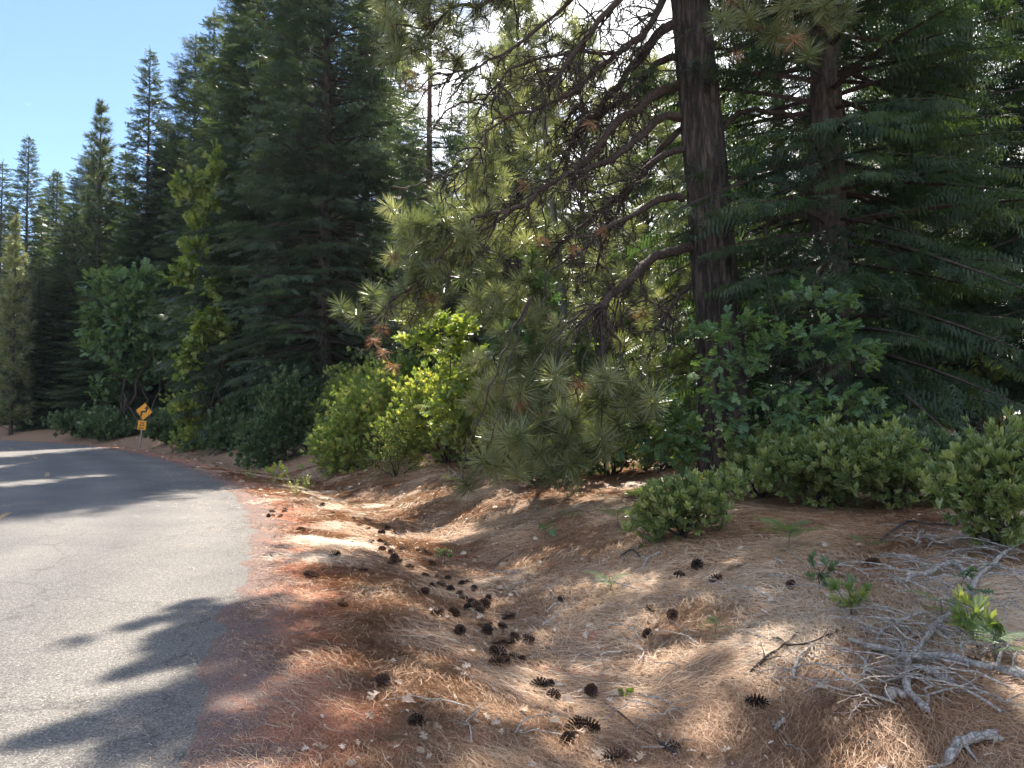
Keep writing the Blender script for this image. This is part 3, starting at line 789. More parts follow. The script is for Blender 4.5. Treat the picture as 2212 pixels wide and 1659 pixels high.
def build_litter():
    n = 620000
    y = 2.3 * (24 / 2.3) ** (R.random(n) ** .92); x = (R.random(n) * 2 - 1) * (.74 * y + .6)
    d = road_d(x, y)
    pr = np.clip((d - .05 + .35 * noise(x * 1.3, y * 1.3, 0, 31)) / .8, 0.04, 1) * np.where(d > .02, 1, .0)
    drift = (d > -1.6) & (d < .02) & (R.random(n) < .05 * np.exp(d * 2.2) * (1 + 2 * (noise(x * 2, y * 2, 0, 51) > .2)))
    pr = np.where(drift, 1, pr)
    pr *= np.clip(.72 + .75 * noise(x * 1.7, y * 1.7, 0, 35), .25, 1)
    k = R.random(n) < pr; x, y, d = x[k], y[k], d[k]; n = len(x)
    far = y / 5.0
    z = np.where(d < .05, np.maximum(ground_z(x, y, d), .012 + .02 * np.sin(np.clip(-d / 7.2, 0, 1) * math.pi)), ground_z(x, y, d))
    fl = 1.1 + 2.2 * noise(x * 1.5, y * 1.5, 0, 33)
    a = fl + R.normal(size=n) * .75
    L = R.uniform(.05, .10, n) * np.clip(.8 + far * .25, 1, 2)
    L *= np.clip((d + .2) / 1.0, .35, 1)
    w = .00095 * np.clip(far, .8, 5) * R.uniform(.8, 1.4, n)
    dx, dy = np.cos(a), np.sin(a); cv = R.normal(size=n) * .22
    P = []
    lift = R.random(n) ** 3 * .03 + .003
    tilt = R.normal(size=n) * .12
    for t in (-1, -.33, .33, 1):
        px_ = x + dx * L * t - dy * cv * L * (1 - t * t); py_ = y + dy * L * t + dx * cv * L * (1 - t * t)
        P.append((px_, py_, None, t))
    gz = [ground_z(P[0][0], P[0][1], None, True) if False else None]
    # slope by finite differences
    e = .06
    gx = (ground_z(x + e, y, fine=False) - ground_z(x - e, y, fine=False)) / (2 * e); gy = (ground_z(x, y + e, fine=False) - ground_z(x, y - e, fine=False)) / (2 * e)
    V = np.zeros((n, 8, 3)); 
    for q, (px_, py_, _, t) in enumerate(P):
        zz = z + (px_ - x) * gx + (py_ - y) * gy + lift + tilt * L * t * .5 + .012 * (1 - t * t) * R.random(n)
        ww = w * (1.0 if abs(t) < .5 else .55)
        V[:, 2 * q] = np.stack([px_ - dy * ww, py_ + dx * ww, zz], -1); V[:, 2 * q + 1] = np.stack([px_ + dy * ww, py_ - dx * ww, zz + w * .8], -1)
    f = np.array([[0, 1, 3, 2], [2, 3, 5, 4], [4, 5, 7, 6]])
    Fc = (f[None] + (np.arange(n) * 8)[:, None, None]).reshape(-1, 4)
    red = np.clip(1.2 - d * .6, 0, 1)
    tint = np.clip(.5 + .22 * R.normal(size=n) + .25 * noise(x * .9, y * .9, 0, 41) - .05 * red, 0, .99)
    grey = (noise(x * .8 + 3, y * .8, 0, 43) + .35 * (x > 1.5) + .2 * R.normal(size=n)) > .45
    tint = np.where(grey, np.clip(.8 + .15 * R.normal(size=n), .6, 1), tint)
    me = mesh_np('needle_litter', V.reshape(-1, 3), Fc, t=np.repeat(tint, 3))
    me.materials.append(M['needle']); o = bpy.data.objects.new('needle_litter', me); COL.objects.link(o)
    tag(o, 'mat of fallen pine needles over the ditch and bank', 'needle litter', kind='stuff')
    # small leaf scraps
    g = Geo(); n = 12000
    y = 2.6 * (48 / 2.6) ** (R.random(n) ** .8); x = (R.random(n) * 2 - 1) * (.74 * y + .5); d = road_d(x, y)
    c = np.exp(-((d - 2.3) / 1.0) ** 2) + .3 * (d > .5) + .9 * (y > 12)
    k = (R.random(n) < c) & (d > .25); x, y = x[k], y[k]; n = len(x)
    P = np.stack([x, y, ground_z(x, y) + .018], -1)
    D = np.stack([R.normal(size=n), R.normal(size=n), R.normal(size=n) * .25], -1); U = np.array([0, 0, 1.0]) + R.normal(size=(n, 3)) * .5
    leaf = lobed_leaf('oak', .3, .45); leaf2 = simple_leaf(.3, .5, .4)
    S = R.uniform(.012, .05, n) * np.clip(y / 7, 1, 2.8)
    m = R.random(n) < .45
    g.place(leaf, P[m], D[m], U[m], S[m] * 1.35, 0, R.random(m.sum()) * .6 + .4); g.place(leaf2, P[~m], D[~m], U[~m], S[~m], 0, R.random((~m).sum()) * .8)
    o = g.build('leaf_litter', M['litter']); tag(o, 'small dry leaf scraps strewn among the needles', 'leaf litter', kind='stuff')

# ------------------------------------------------------------------ cones, leaves, sticks
def cone_mesh(name, open_=1.0, seed=0):
    r = np.random.default_rng(seed); g = Geo()
    n = 96
    for i in range(n):
        t = i / n; u = t * 2 - 1
        z = u * .5; rad = .13 * math.sqrt(max(0, 1 - (u * .97) ** 2)) + .02
        a = i * 2.39996; o = np.array([math.cos(a), math.sin(a), 0]); tg = np.array([-math.sin(a), math.cos(a), 0])
        el = (-.9 + 1.75 * t) * open_ * .9
        d = o * math.cos(el) + np.array([0, 0, math.sin(el)]); nn = np.cross(d, tg)
        L = (.19 + .17 * math.sin(t * math.pi)) * open_ * r.uniform(.85, 1.1) + .03; w = .068 * (.55 + .6 * math.sin(t * math.pi))
        p = np.array([0, 0, z]) + o * rad * .65
        tip = p + d * L; th = .016
        V = [p - tg * w * .4, p + tg * w * .4, tip + tg * w, tip - tg * w, tip + d * .045, p - nn * th, tip - nn * th * 2 + d * .01]
        g.add(V, [[0, 1, 2], [0, 2, 3]], 0, .42 + .1 * r.random()); 
        g.add(V, [[3, 2, 4]], 0, .75 + .2 * r.random()); g.add(V, [[0, 3, 6], [6, 2, 1], [0, 6, 1]], 0, .2); g.add(V, [[3, 4, 6], [4, 2, 6]], 0, .95 * r.uniform(.8, 1.05))
    s = np.linspace(-.5, .5, 8); g.tubes(np.stack([s * 0, s * 0, s], -1), .12 * np.sqrt(np.clip(1 - (s * 1.9) ** 2, .02, 1)), 8, 0, .1)
    return g
CONES = {
 'p': [  # singled out one by one
  (898, 1560, 'large open pine cone lying nearest the road among needles at the bottom'), (1240, 1573, 'open pine cone touching a redder cone near the bottom of the ditch'),
  (1274, 1575, 'reddish brown pine cone standing beside another near the bottom of the ditch'), (1452, 1612, 'dark pine cone next to the forked dark twig end at bottom centre'),
  (1195, 1507, 'pine cone in front of its twin in the middle of the sunlit ditch floor'), (1187, 1480, 'pine cone behind its twin in the middle of the sunlit ditch floor'),
  (1634, 1520, 'half buried pine cone alone left of the bleached sticks'), (1709, 1265, 'round dark pine cone alone below the tall fern by the shrubs'),
  (1545, 1253, 'large pine cone below the small round green shrub'), (1468, 1240, 'upright pine cone below the left edge of the small round shrub'),
  (1405, 1315, 'round pine cone at the top of the sunlit needle patch'), (1453, 1330, 'dark pine cone on the right of the sunlit needle patch'),
  (1398, 1365, 'sunlit pine cone in the middle of the sunlit needle patch'), (1885, 1215, 'brown pine cone beside the dead brush under the shrubs'),
  (672, 1242, 'round pine cone alone in sun close to the road shoulder'), (785, 1230, 'pine cone alone in sun between roadside and ditch'),
  (741, 1302, 'pine cone on edge in the sun at the rim of the shadow'), (722, 1198, 'pine cone in a small shadow on the sunny roadside needles'),
  (650, 1140, 'small dark pine cone closest to the red cinder shoulder'), (825, 1472, 'faded brown pine cone sunk in needles left of the ditch'),
  (1213, 1297, 'dark pine cone beside a thin white stick on the ditch slope'), (1507, 1222, 'small pine cone just under the small round shrub'),
  (1588, 1225, 'flat pine cone in shade right of the small round shrub'), (1277, 1500, 'grey weathered pine cone right of the twin cones in the ditch'),
  (1165, 1485, 'pale grey cone sunk in needles left of the twin cones'), (1330, 1640, 'grey weathered pine cone at the very bottom edge'),
  (993, 1365, 'open pine cone apart on the left of the ditch cluster'), (1142, 1378, 'round pine cone apart on the right of the ditch cluster'),
  (1098, 1330, 'single dark pine cone just above the lower ditch cluster'), (1225, 1600, 'flattened grey cone below the pair at the bottom')],
 'low': [(1085, 1433), (1115, 1420), (1072, 1436), (1078, 1412), (1075, 1387), (1100, 1390), (1112, 1377), (1052, 1362), (1086, 1352), (1048, 1348), (1125, 1424)],
 'mid': [(1000, 1290), (1020, 1300), (1045, 1305), (1035, 1318), (1010, 1312), (982, 1325), (945, 1322), (1055, 1290), (1015, 1255), (1000, 1258), (955, 1264), (935, 1266), (968, 1248), (950, 1246), (920, 1240), (1025, 1272), (973, 1273), (915, 1283), (1028, 1308), (992, 1282)],
 'up': [(825, 1185), (838, 1178), (850, 1160), (865, 1187), (845, 1192), (860, 1212), (845, 1213), (853, 1206), (820, 1167), (824, 1150), (837, 1138), (850, 1150), (800, 1170), (910, 1188), (925, 1195), (935, 1216), (885, 1222), (872, 1186), (832, 1170)],
 'far': [(793, 1138), (780, 1130), (765, 1118), (720, 1105), (695, 1088), (588, 1100), (615, 1098), (580, 1112), (605, 1113)]}
GL = {'low': 'dark pine cone in the lower huddle of cones on the ditch floor', 'mid': 'dark pine cone in the crowded middle pile along the ditch floor',
      'up': 'dark pine cone in the upper huddle where ditch and slope meet', 'far': 'tiny dark pine cone far up the sunny roadside near the bend'}
def build_cones():
    ms = [cone_mesh('c', 1.0, 1), cone_mesh('c', .8, 2), cone_mesh('c', 1.15, 3)]
    src = [g.build('pine_cone', M['cone']) for g in ms]
    meshes = [o.data for o in src]
    for o in src: bpy.data.objects.remove(o)
    for key, lst in CONES.items():
        for it in lst:
            p = hit(it[0], it[1] + 6); s = random.uniform(.075, .118) * (.8 if key in ('up', 'far') and random.random() < .4 else 1)
            o = bpy.data.objects.new('pine_cone', random.choice(meshes)); COL.objects.link(o)
            o.location = (float(p[0]), float(p[1]), float(p[2]) + s * random.uniform(.12, .32)); o.scale = (s * .95, s * .95, s * random.uniform(.95, 1.15))
            o.rotation_euler = (random.uniform(.9, 2.2), random.uniform(-.5, .5), random.uniform(0, 6.28))
            tag(o, it[2] if key == 'p' else GL[key], 'pine cone', 'pine cones lying in the ditch')
def ground_path(pts, r, lift=.5):
    P = np.array([hit(1515 + a * .3501, 1078 + b * .3501) for a, b in pts]) if True else None
    return P
def smooth_path(P, n=6):
    return catmull(P, n)
STICKS = [
 ([(1985, 280), (1920, 320), (1850, 380), (1800, 440), (1720, 510), (1660, 600), (1590, 680), (1530, 760), (1450, 840), (1400, 910), (1340, 980), (1290, 1040), (1270, 1110), (1265, 1220), (1330, 1280), (1395, 1340)], .010, .020, 'long winding bleached branch reaching from the right shrub down the slope', .05),
 ([(1240, 560), (1300, 520), (1400, 500), (1480, 455), (1560, 445), (1620, 480), (1650, 530)], .012, .024, 'thick grey branch arched off the ground below the right shrub', .05),
 ([(1690, 540), (1668, 500), (1665, 460), (1740, 450), (1850, 455), (1985, 465)], .007, .005, 'thin hooked white stick crossing the long winding branch', .06),
 ([(910, 890), (1040, 930), (1150, 970), (1250, 1010), (1400, 1030), (1540, 1030), (1700, 1080), (1850, 1110), (1990, 1140), (2100, 1170)], .012, .032, 'thickest pale weathered log lying half in needles at right', .012),
 ([(300, 1080), (400, 1010), (490, 940), (560, 880), (600, 835)], .010, .006, 'dark stick pointing up right, leftmost of the dead wood', .02),
 ([(430, 870), (490, 890), (530, 925), (600, 930), (700, 910), (780, 870), (900, 800)], .008, .005, 'slender forked stick crossing the dark leftmost stick', .03),
 ([(565, 1125), (590, 1040), (640, 970), (700, 920)], .008, .010, 'short curved stick leaning down to bare red soil', .02),
 ([(1070, 920), (1130, 850), (1250, 820), (1330, 795), (1420, 790), (1490, 840), (1520, 910)], .008, .007, 'thin bleached stick bowed over the pale log', .09),
 ([(1070, 740), (1150, 770), (1210, 790), (1290, 830), (1350, 870)], .005, .007, 'thin white stick running into the bowed stick', .03),
 ([(1000, 1130), (1020, 1020), (1035, 970)], .006, .006, 'upright looking thin stick below the pale log tip', .03),
 ([(1100, 280), (1140, 260), (1280, 190), (1400, 205), (1500, 190), (1610, 160)], .008, .013, 'dark branch of the dead brush under the right shrubs', .08),
 ([(1320, 290), (1350, 260), (1375, 200)], .008, .006, 'white snapped stick standing out of the dead brush', .08),
 ([(1510, 300), (1600, 270), (1660, 240)], .008, .012, 'straight pale stick under the rightmost shrub', .03),
 ([(1360, 250), (1420, 280), (1480, 310), (1520, 290)], .007, .010, 'crooked grey stick in the dead brush under the shrubs', .05),
 ([(480, 290), (530, 340), (640, 400)], .006, .004, 'white slanting stick below the tall fern', .03),
 ([(445, 370), (490, 410), (510, 420)], .006, .005, 'very short white stick left of the slanting one', .015),
 ([(1520, 1659), (1570, 1570), (1660, 1530), (1780, 1500), (1840, 1490)], .020, .028, 'thick bleached branch curving into the bottom right corner', .03),
 ([(445, 1455), (480, 1415), (520, 1375)], .005, .017, 'short pale pointed wood chunk on red soil at the bottom', .015),
 ([(1300, 1060), (1400, 1110), (1480, 1150), (1560, 1180)], .010, .030, 'broken grey slab of wood under the long winding branch', .02),
 ([(1150, 1260), (1200, 1230), (1260, 1250)], .03, .02, 'knotty grey root lump at the foot of the winding branch', .015),
 ([(280, 620), (340, 610), (400, 600)], .006, .007, 'pale little stick lying level below the round cone', .01),
 ([(825, 460), (880, 490), (1000, 530)], .006, .005, 'brown stick beside the little green seedlings', .03),
 ([(1200, 980), (1240, 900), (1290, 830)], .006, .006, 'grey stick bridging the pale log and bowed stick', .05),
 ([(-450, 1260), (-440, 1272), (-360, 1350), (-270, 1430), (-160, 1500), (-90, 1540), (0, 1610)], .003, .0085, 'long dark forked twig beside the ditch at bottom centre', .012),
 ([(-960, 550), (-920, 600), (-905, 630)], .006, .004, 'small white stick on the ditch slope beside a cone', .02),
 ([(-960, 720), (-910, 680), (-860, 660)], .005, .009, 'pale curved stick lying below the small white one', .01),
 ([(-370, 450), (-330, 380), (-250, 340)], .006, .013, 'grey root stub sticking out left of the small shrub', .02),
 ([(-510, 380), (-430, 340), (-380, 370)], .007, .010, 'dark gnarled root stub next to the grey stub', .02),
 ([(-1330, 490), (-1250, 400), (-1160, 340)], .004, .006, 'thin dark twig lying up the middle of the slope', .01)]
def build_sticks():
    for pts, r0, r1, lab, lift in STICKS:
        P = np.array([hit(1515 + a * .3501, 1078 + b * .3501) for a, b in pts])
        if pts[0][0] == -450: P = np.array([hit(1515 + (a - 1673 + 1515) * .3501 if False else 929 + (a + 1520) * .3501, 1078 + b * .3501) for a, b in pts])
        n = len(P); t = np.linspace(0, 1, n)
        P[:, 2] += lift * np.sin(t * math.pi) * .8 + np.maximum(r0, r1) * .5 + .012
        Q = smooth_path(P, 5); m = len(Q); q = np.linspace(0, 1, m)
        Q += np.stack([noise(q * 9, q * 0, 0, i + int(P[0, 0] * 100)) for i in range(3)], -1) * .006
        rr = (r0 + (r1 - r0) * q) * (1 + .18 * noise(q * 14, q * 0, 2, 3)); rr *= 1 + .22 * noise(q * 31, q * 0, 5, 8); rr[0] *= .25; rr[-1] *= .3
        g = Geo(); g.tubes(Q, rr, 9)
        # snapped side twigs
        for k in range(max(1, m // 9)):
            i = random.randrange(1, m - 1); d = nrm(R.normal(size=3) * [1, 1, .35]); L = random.uniform(.05, .2)
            s = np.linspace(0, 1, 5)[:, None]; g.tubes(Q[i] + d * L * s + R.normal(size=(5, 3)) * .006, np.linspace(rr[i] * .5, .0015, 5), 5)
        o = g.build('dead_branch', M['deadwood'] if 'dark' not in lab else M['limb'], None, Q[0], True)
        tag(o, lab, 'dead branch', 'dead sticks on the forest floor')
    # fine twigs in the brush pile
    meshes = []
    for k in range(5):
        g = Geo(); s = np.linspace(0, 1, 8)[:, None]
        P = s * [.5, 0, 0] + np.c_[np.zeros(8), np.cumsum(R.normal(size=8) * .02), np.sin(s[:, 0] * 3.1) * .04]
        g.tubes(P, np.linspace(.0045, .0015, 8), 5)
        for q in (2, 4, 5):
            d = nrm(np.array([1, R.choice([-1, 1]) * .9, .15])); L = .14 * random.uniform(.5, 1.2); u = np.linspace(0, 1, 4)[:, None]
            g.tubes(P[q] + d * L * u + R.normal(size=(4, 3)) * .004, np.linspace(.003, .001, 4), 4)
        o = g.build('twig', M['deadwood']); meshes.append(o.data); bpy.data.objects.remove(o)
    zones = [((1880, 2210), (1370, 1540), 80, 'thin broken twig in the tangle round the pale log'), ((1930, 2210), (1150, 1370), 90, 'thin dead twig in the brush below the right shrubs'),
             ((1000, 1900), (1230, 1640), 40, 'thin loose twig lying on the needle mat')]
    for (a, b), (c, d), n, lab in zones:
        for k in range(n):
            p = hit(random.uniform(a, b), random.uniform(c, d))
            o = bpy.data.objects.new('twig', random.choice(meshes)); COL.objects.link(o); o.location = (float(p[0]), float(p[1]), float(p[2]) + .012)
            o.rotation_euler = (random.uniform(-.3, .3), random.uniform(-.2, .1), random.uniform(0, 6.28)); s = random.uniform(.5, 1.6); o.scale = (s * .8, s, s)
            tag(o, lab, 'twig', 'small twigs on the forest floor')
LEAVES = [(868, 1528, 'pale crumpled leaf above the cone nearest the road'), (1118, 1375, 'pale dry leaf by the lower huddle of cones'), (1420, 1345, 'torn pale leaf under the two cones in the sunny patch'),
          (1310, 1385, 'pale lobed leaf left of the sunlit needle patch'), (1175, 1358, 'curled white leaf right of the lower huddle'), (1045, 1335, 'bone white leaf beside the middle pile'),
          (1075, 1280, 'white lobed leaf right of the middle pile'), (1335, 1515, 'broad pale leaf in the sun by the tiny green sprout'), (1390, 1645, 'big curled pale leaf at the bottom edge'),
          (1188, 1572, 'pale lobed leaf left of the bottom pair of cones'), (1790, 1500, 'pale upright curled leaf left of the root lump'), (1785, 1180, 'pale leaf lying in shade under the shrubs'),
          (1840, 1540, 'crumpled whitish leaf pair near the bottom right'), (2120, 1440, 'orange brown leaf on the pale log'), (820, 1505, 'small white leaf left of the cone nearest the road'),
          (1215, 1530, 'curled pale leaf below the twin cones'), (1262, 1600, 'pale ragged leaf under the bottom pair of cones'), (1300, 1632, 'cream leaf with curled rim at bottom edge'),
          (1660, 1308, 'dry tan leaf near the level little stick'), (1140, 1545, 'bright scrap of leaf left of the ditch bottom')]
def build_leaves():
    for k, (a, b, lab) in enumerate(LEAVES):
        p = hit(a, b); g = Geo(); lf = lobed_leaf('oak' if k % 3 else 'maple', .35 + .3 * random.random(), .5)
        g.place(lf, [[0, 0, 0]], [[math.cos(k * 2.1), math.sin(k * 2.1), .25]], [[random.uniform(-.5, .5), random.uniform(-.7, .2), 1]], random.uniform(.07, .11), 0, .25 if 'orange' in lab else random.uniform(.45, .85))
        o = g.build('fallen_leaf', M['litter']); o.location = (float(p[0]), float(p[1]), float(p[2]) + .03); tag(o, lab, 'leaf', 'fallen leaves among the needles')
# ------------------------------------------------------------------ sign
def poly_mesh(name, pts, depth, mat, parent, y=0.0, bevel=0.0):
    import bmesh
    bm = bmesh.new(); vs = [bm.verts.new((x, y, z)) for x, z in pts]; f = bm.faces.new(vs)
    r = bmesh.ops.extrude_face_region(bm, geom=[f]); bmesh.ops.translate(bm, verts=[v for v in r['geom'] if isinstance(v, bmesh.types.BMVert)], vec=(0, depth, 0))
    bmesh.ops.recalc_face_normals(bm, faces=bm.faces)
    if bevel: bmesh.ops.bevel(bm, geom=list(bm.edges), offset=bevel, segments=2, affect='EDGES')
    me = bpy.data.meshes.new(name); bm.to_mesh(me); bm.free(); me.materials.append(mat)
    o = bpy.data.objects.new(name, me); COL.objects.link(o); o.parent = parent; return o
def text_mesh(name, body, size, mat, parent, loc, sx=1.0):
    c = bpy.data.curves.new(name, 'FONT'); c.body = body; c.size = size; c.extrude = .002; c.align_x = 'CENTER'; c.align_y = 'CENTER'; c.offset = size * .012
    t = bpy.data.objects.new('tmp', c); COL.objects.link(t); dg = bpy.context.evaluated_depsgraph_get()
    me = bpy.data.meshes.new_from_object(t.evaluated_get(dg)); bpy.data.objects.remove(t)
    me.name = name; me.materials.clear(); me.materials.append(mat)
    o = bpy.data.objects.new(name, me); COL.objects.link(o); o.parent = parent; o.location = loc; o.rotation_euler = (math.pi / 2, 0, 0); o.scale = (sx, 1, 1); return o
def rounded(w, h, r, n=5):
    P = []
    for cx, cz, a0 in ((w - r, h - r, 0), (-w + r, h - r, 90), (-w + r, -h + r, 180), (w - r, -h + r, 270)):
        for k in range(n + 1):
            a = math.radians(a0 + 90 * k / n); P.append((cx + r * math.cos(a), cz + r * math.sin(a)))
    return P
def build_sign():
    D = 39.0
    top = at(306, 888, D); b = on_ground(302, D)
    th = thing('road_sign', 'yellow diamond right reverse turn sign above a 25 MPH plate on a post', 'road sign', b)
    yel = flat('sign_yellow', (.80, .33, .004), .45, 0, 3, (.66, .27, .006)); blk = flat('sign_black', (.012, .010, .012), .5); post = flat('steel_post', (.2, .2, .19), .5, .6, 30, (.3, .29, .27))
    zc = top[2] - b[2]
    s = .64; q = s / 2
    dm = [(x * math.cos(math.pi / 4) - z * math.sin(math.pi / 4), x * math.sin(math.pi / 4) + z * math.cos(math.pi / 4)) for x, z in rounded(q, q, .05)]
    d = poly_mesh('diamond_panel', dm, .004, yel, th); d.location = (0, 0, zc); d['label'] = 'yellow diamond with a stepped black arrow'
    ring = Geo()
    ar = [(-.17, -.27), (-.09, -.27), (-.075, -.06), (.10, -.05), (.155, 0), (.155, .12), (.24, .12), (.12, .32), (-.0, .12), (.075, .12), (.07, .03), (-.12, .02), (-.17, -.03)]
    a = poly_mesh('arrow', [(x * 1.02 + 0.0, z * 1.02) for x, z in ar], .003, blk, d, y=-.005)
    def strip(P, w):
        pass
    k = .455
    for i in range(4):
        pass
    bd = []
    outr = [(x * .955, z * .955) for x, z in dm]; inr = [(x * .925, z * .925) for x, z in dm]
    V = [(x, -.004, z) for x, z in outr] + [(x, -.004, z) for x, z in inr]; n = len(outr)
    me = bpy.data.meshes.new('border'); me.from_pydata(V, [], [[i, (i + 1) % n, n + (i + 1) % n, n + i] for i in range(n)]); me.materials.append(blk)
    o = bpy.data.objects.new('border', me); COL.objects.link(o); o.parent = d
    p = poly_mesh('speed_panel', rounded(.22, .23, .03), .004, yel, th); p.location = (-.02, 0, zc - .71); p['label'] = 'square yellow plate reading 25 MPH'
    text_mesh('numerals', '25', .28, blk, p, (0, -.006, .05), 1.05); text_mesh('lettering', 'MPH', .115, blk, p, (0, -.006, -.155), 1.2)
    poly_mesh('post', [(-.03, -.3), (.03, -.3), (.03, zc + .4), (-.03, zc + .4)], .05, post, th, y=.006)
    g = Geo()
    for z in (zc + .25, zc - .25, zc - .65, zc - .9):
        g.tubes(np.array([[0, -.012, z], [0, .02, z]]), .012, 8)
    bo = g.build('bolt_set', post, th, (0, 0, 0)) if False else None
    th.rotation_euler = (0, math.radians(7), math.radians(-6))

# ------------------------------------------------------------------ trees
def tree_from(name, label, cat, base, H, r0, g, tm, fm, top_r=.03, group=None, sides=14, furrow=0.0, flare=.35, base_geo_world=False, wood=None):
    th = thing(name, label, cat, base, group)
    b = np.zeros(3)
    tg = trunk_geo(b - [0, 0, .3], b + [0, 0, H], r0, top_r, sides, 40, flare, .05, seed=int(abs(base[0]) * 10), furrow=furrow)
    tg.build('trunk', tm, th, b, True)
    o = g.build('crown', [wood or M['twig'], fm], th, b if not base_geo_world else base)
    return th, o
TREES = []
def copy_tree(src, label, base, sc, rz, group, cat=None, name=None):
    c = src.copy(); COL.objects.link(c); c.location = [float(v) for v in base]; c.rotation_euler = (0, 0, rz); c.scale = sc
    c['label'] = label
    if cat: c['category'] = cat
    if name: c.name = name
    if group: c['group'] = group
    elif 'group' in c: del c['group']
    for ch in src.children:
        k = ch.copy(); COL.objects.link(k); k.parent = c
    return c

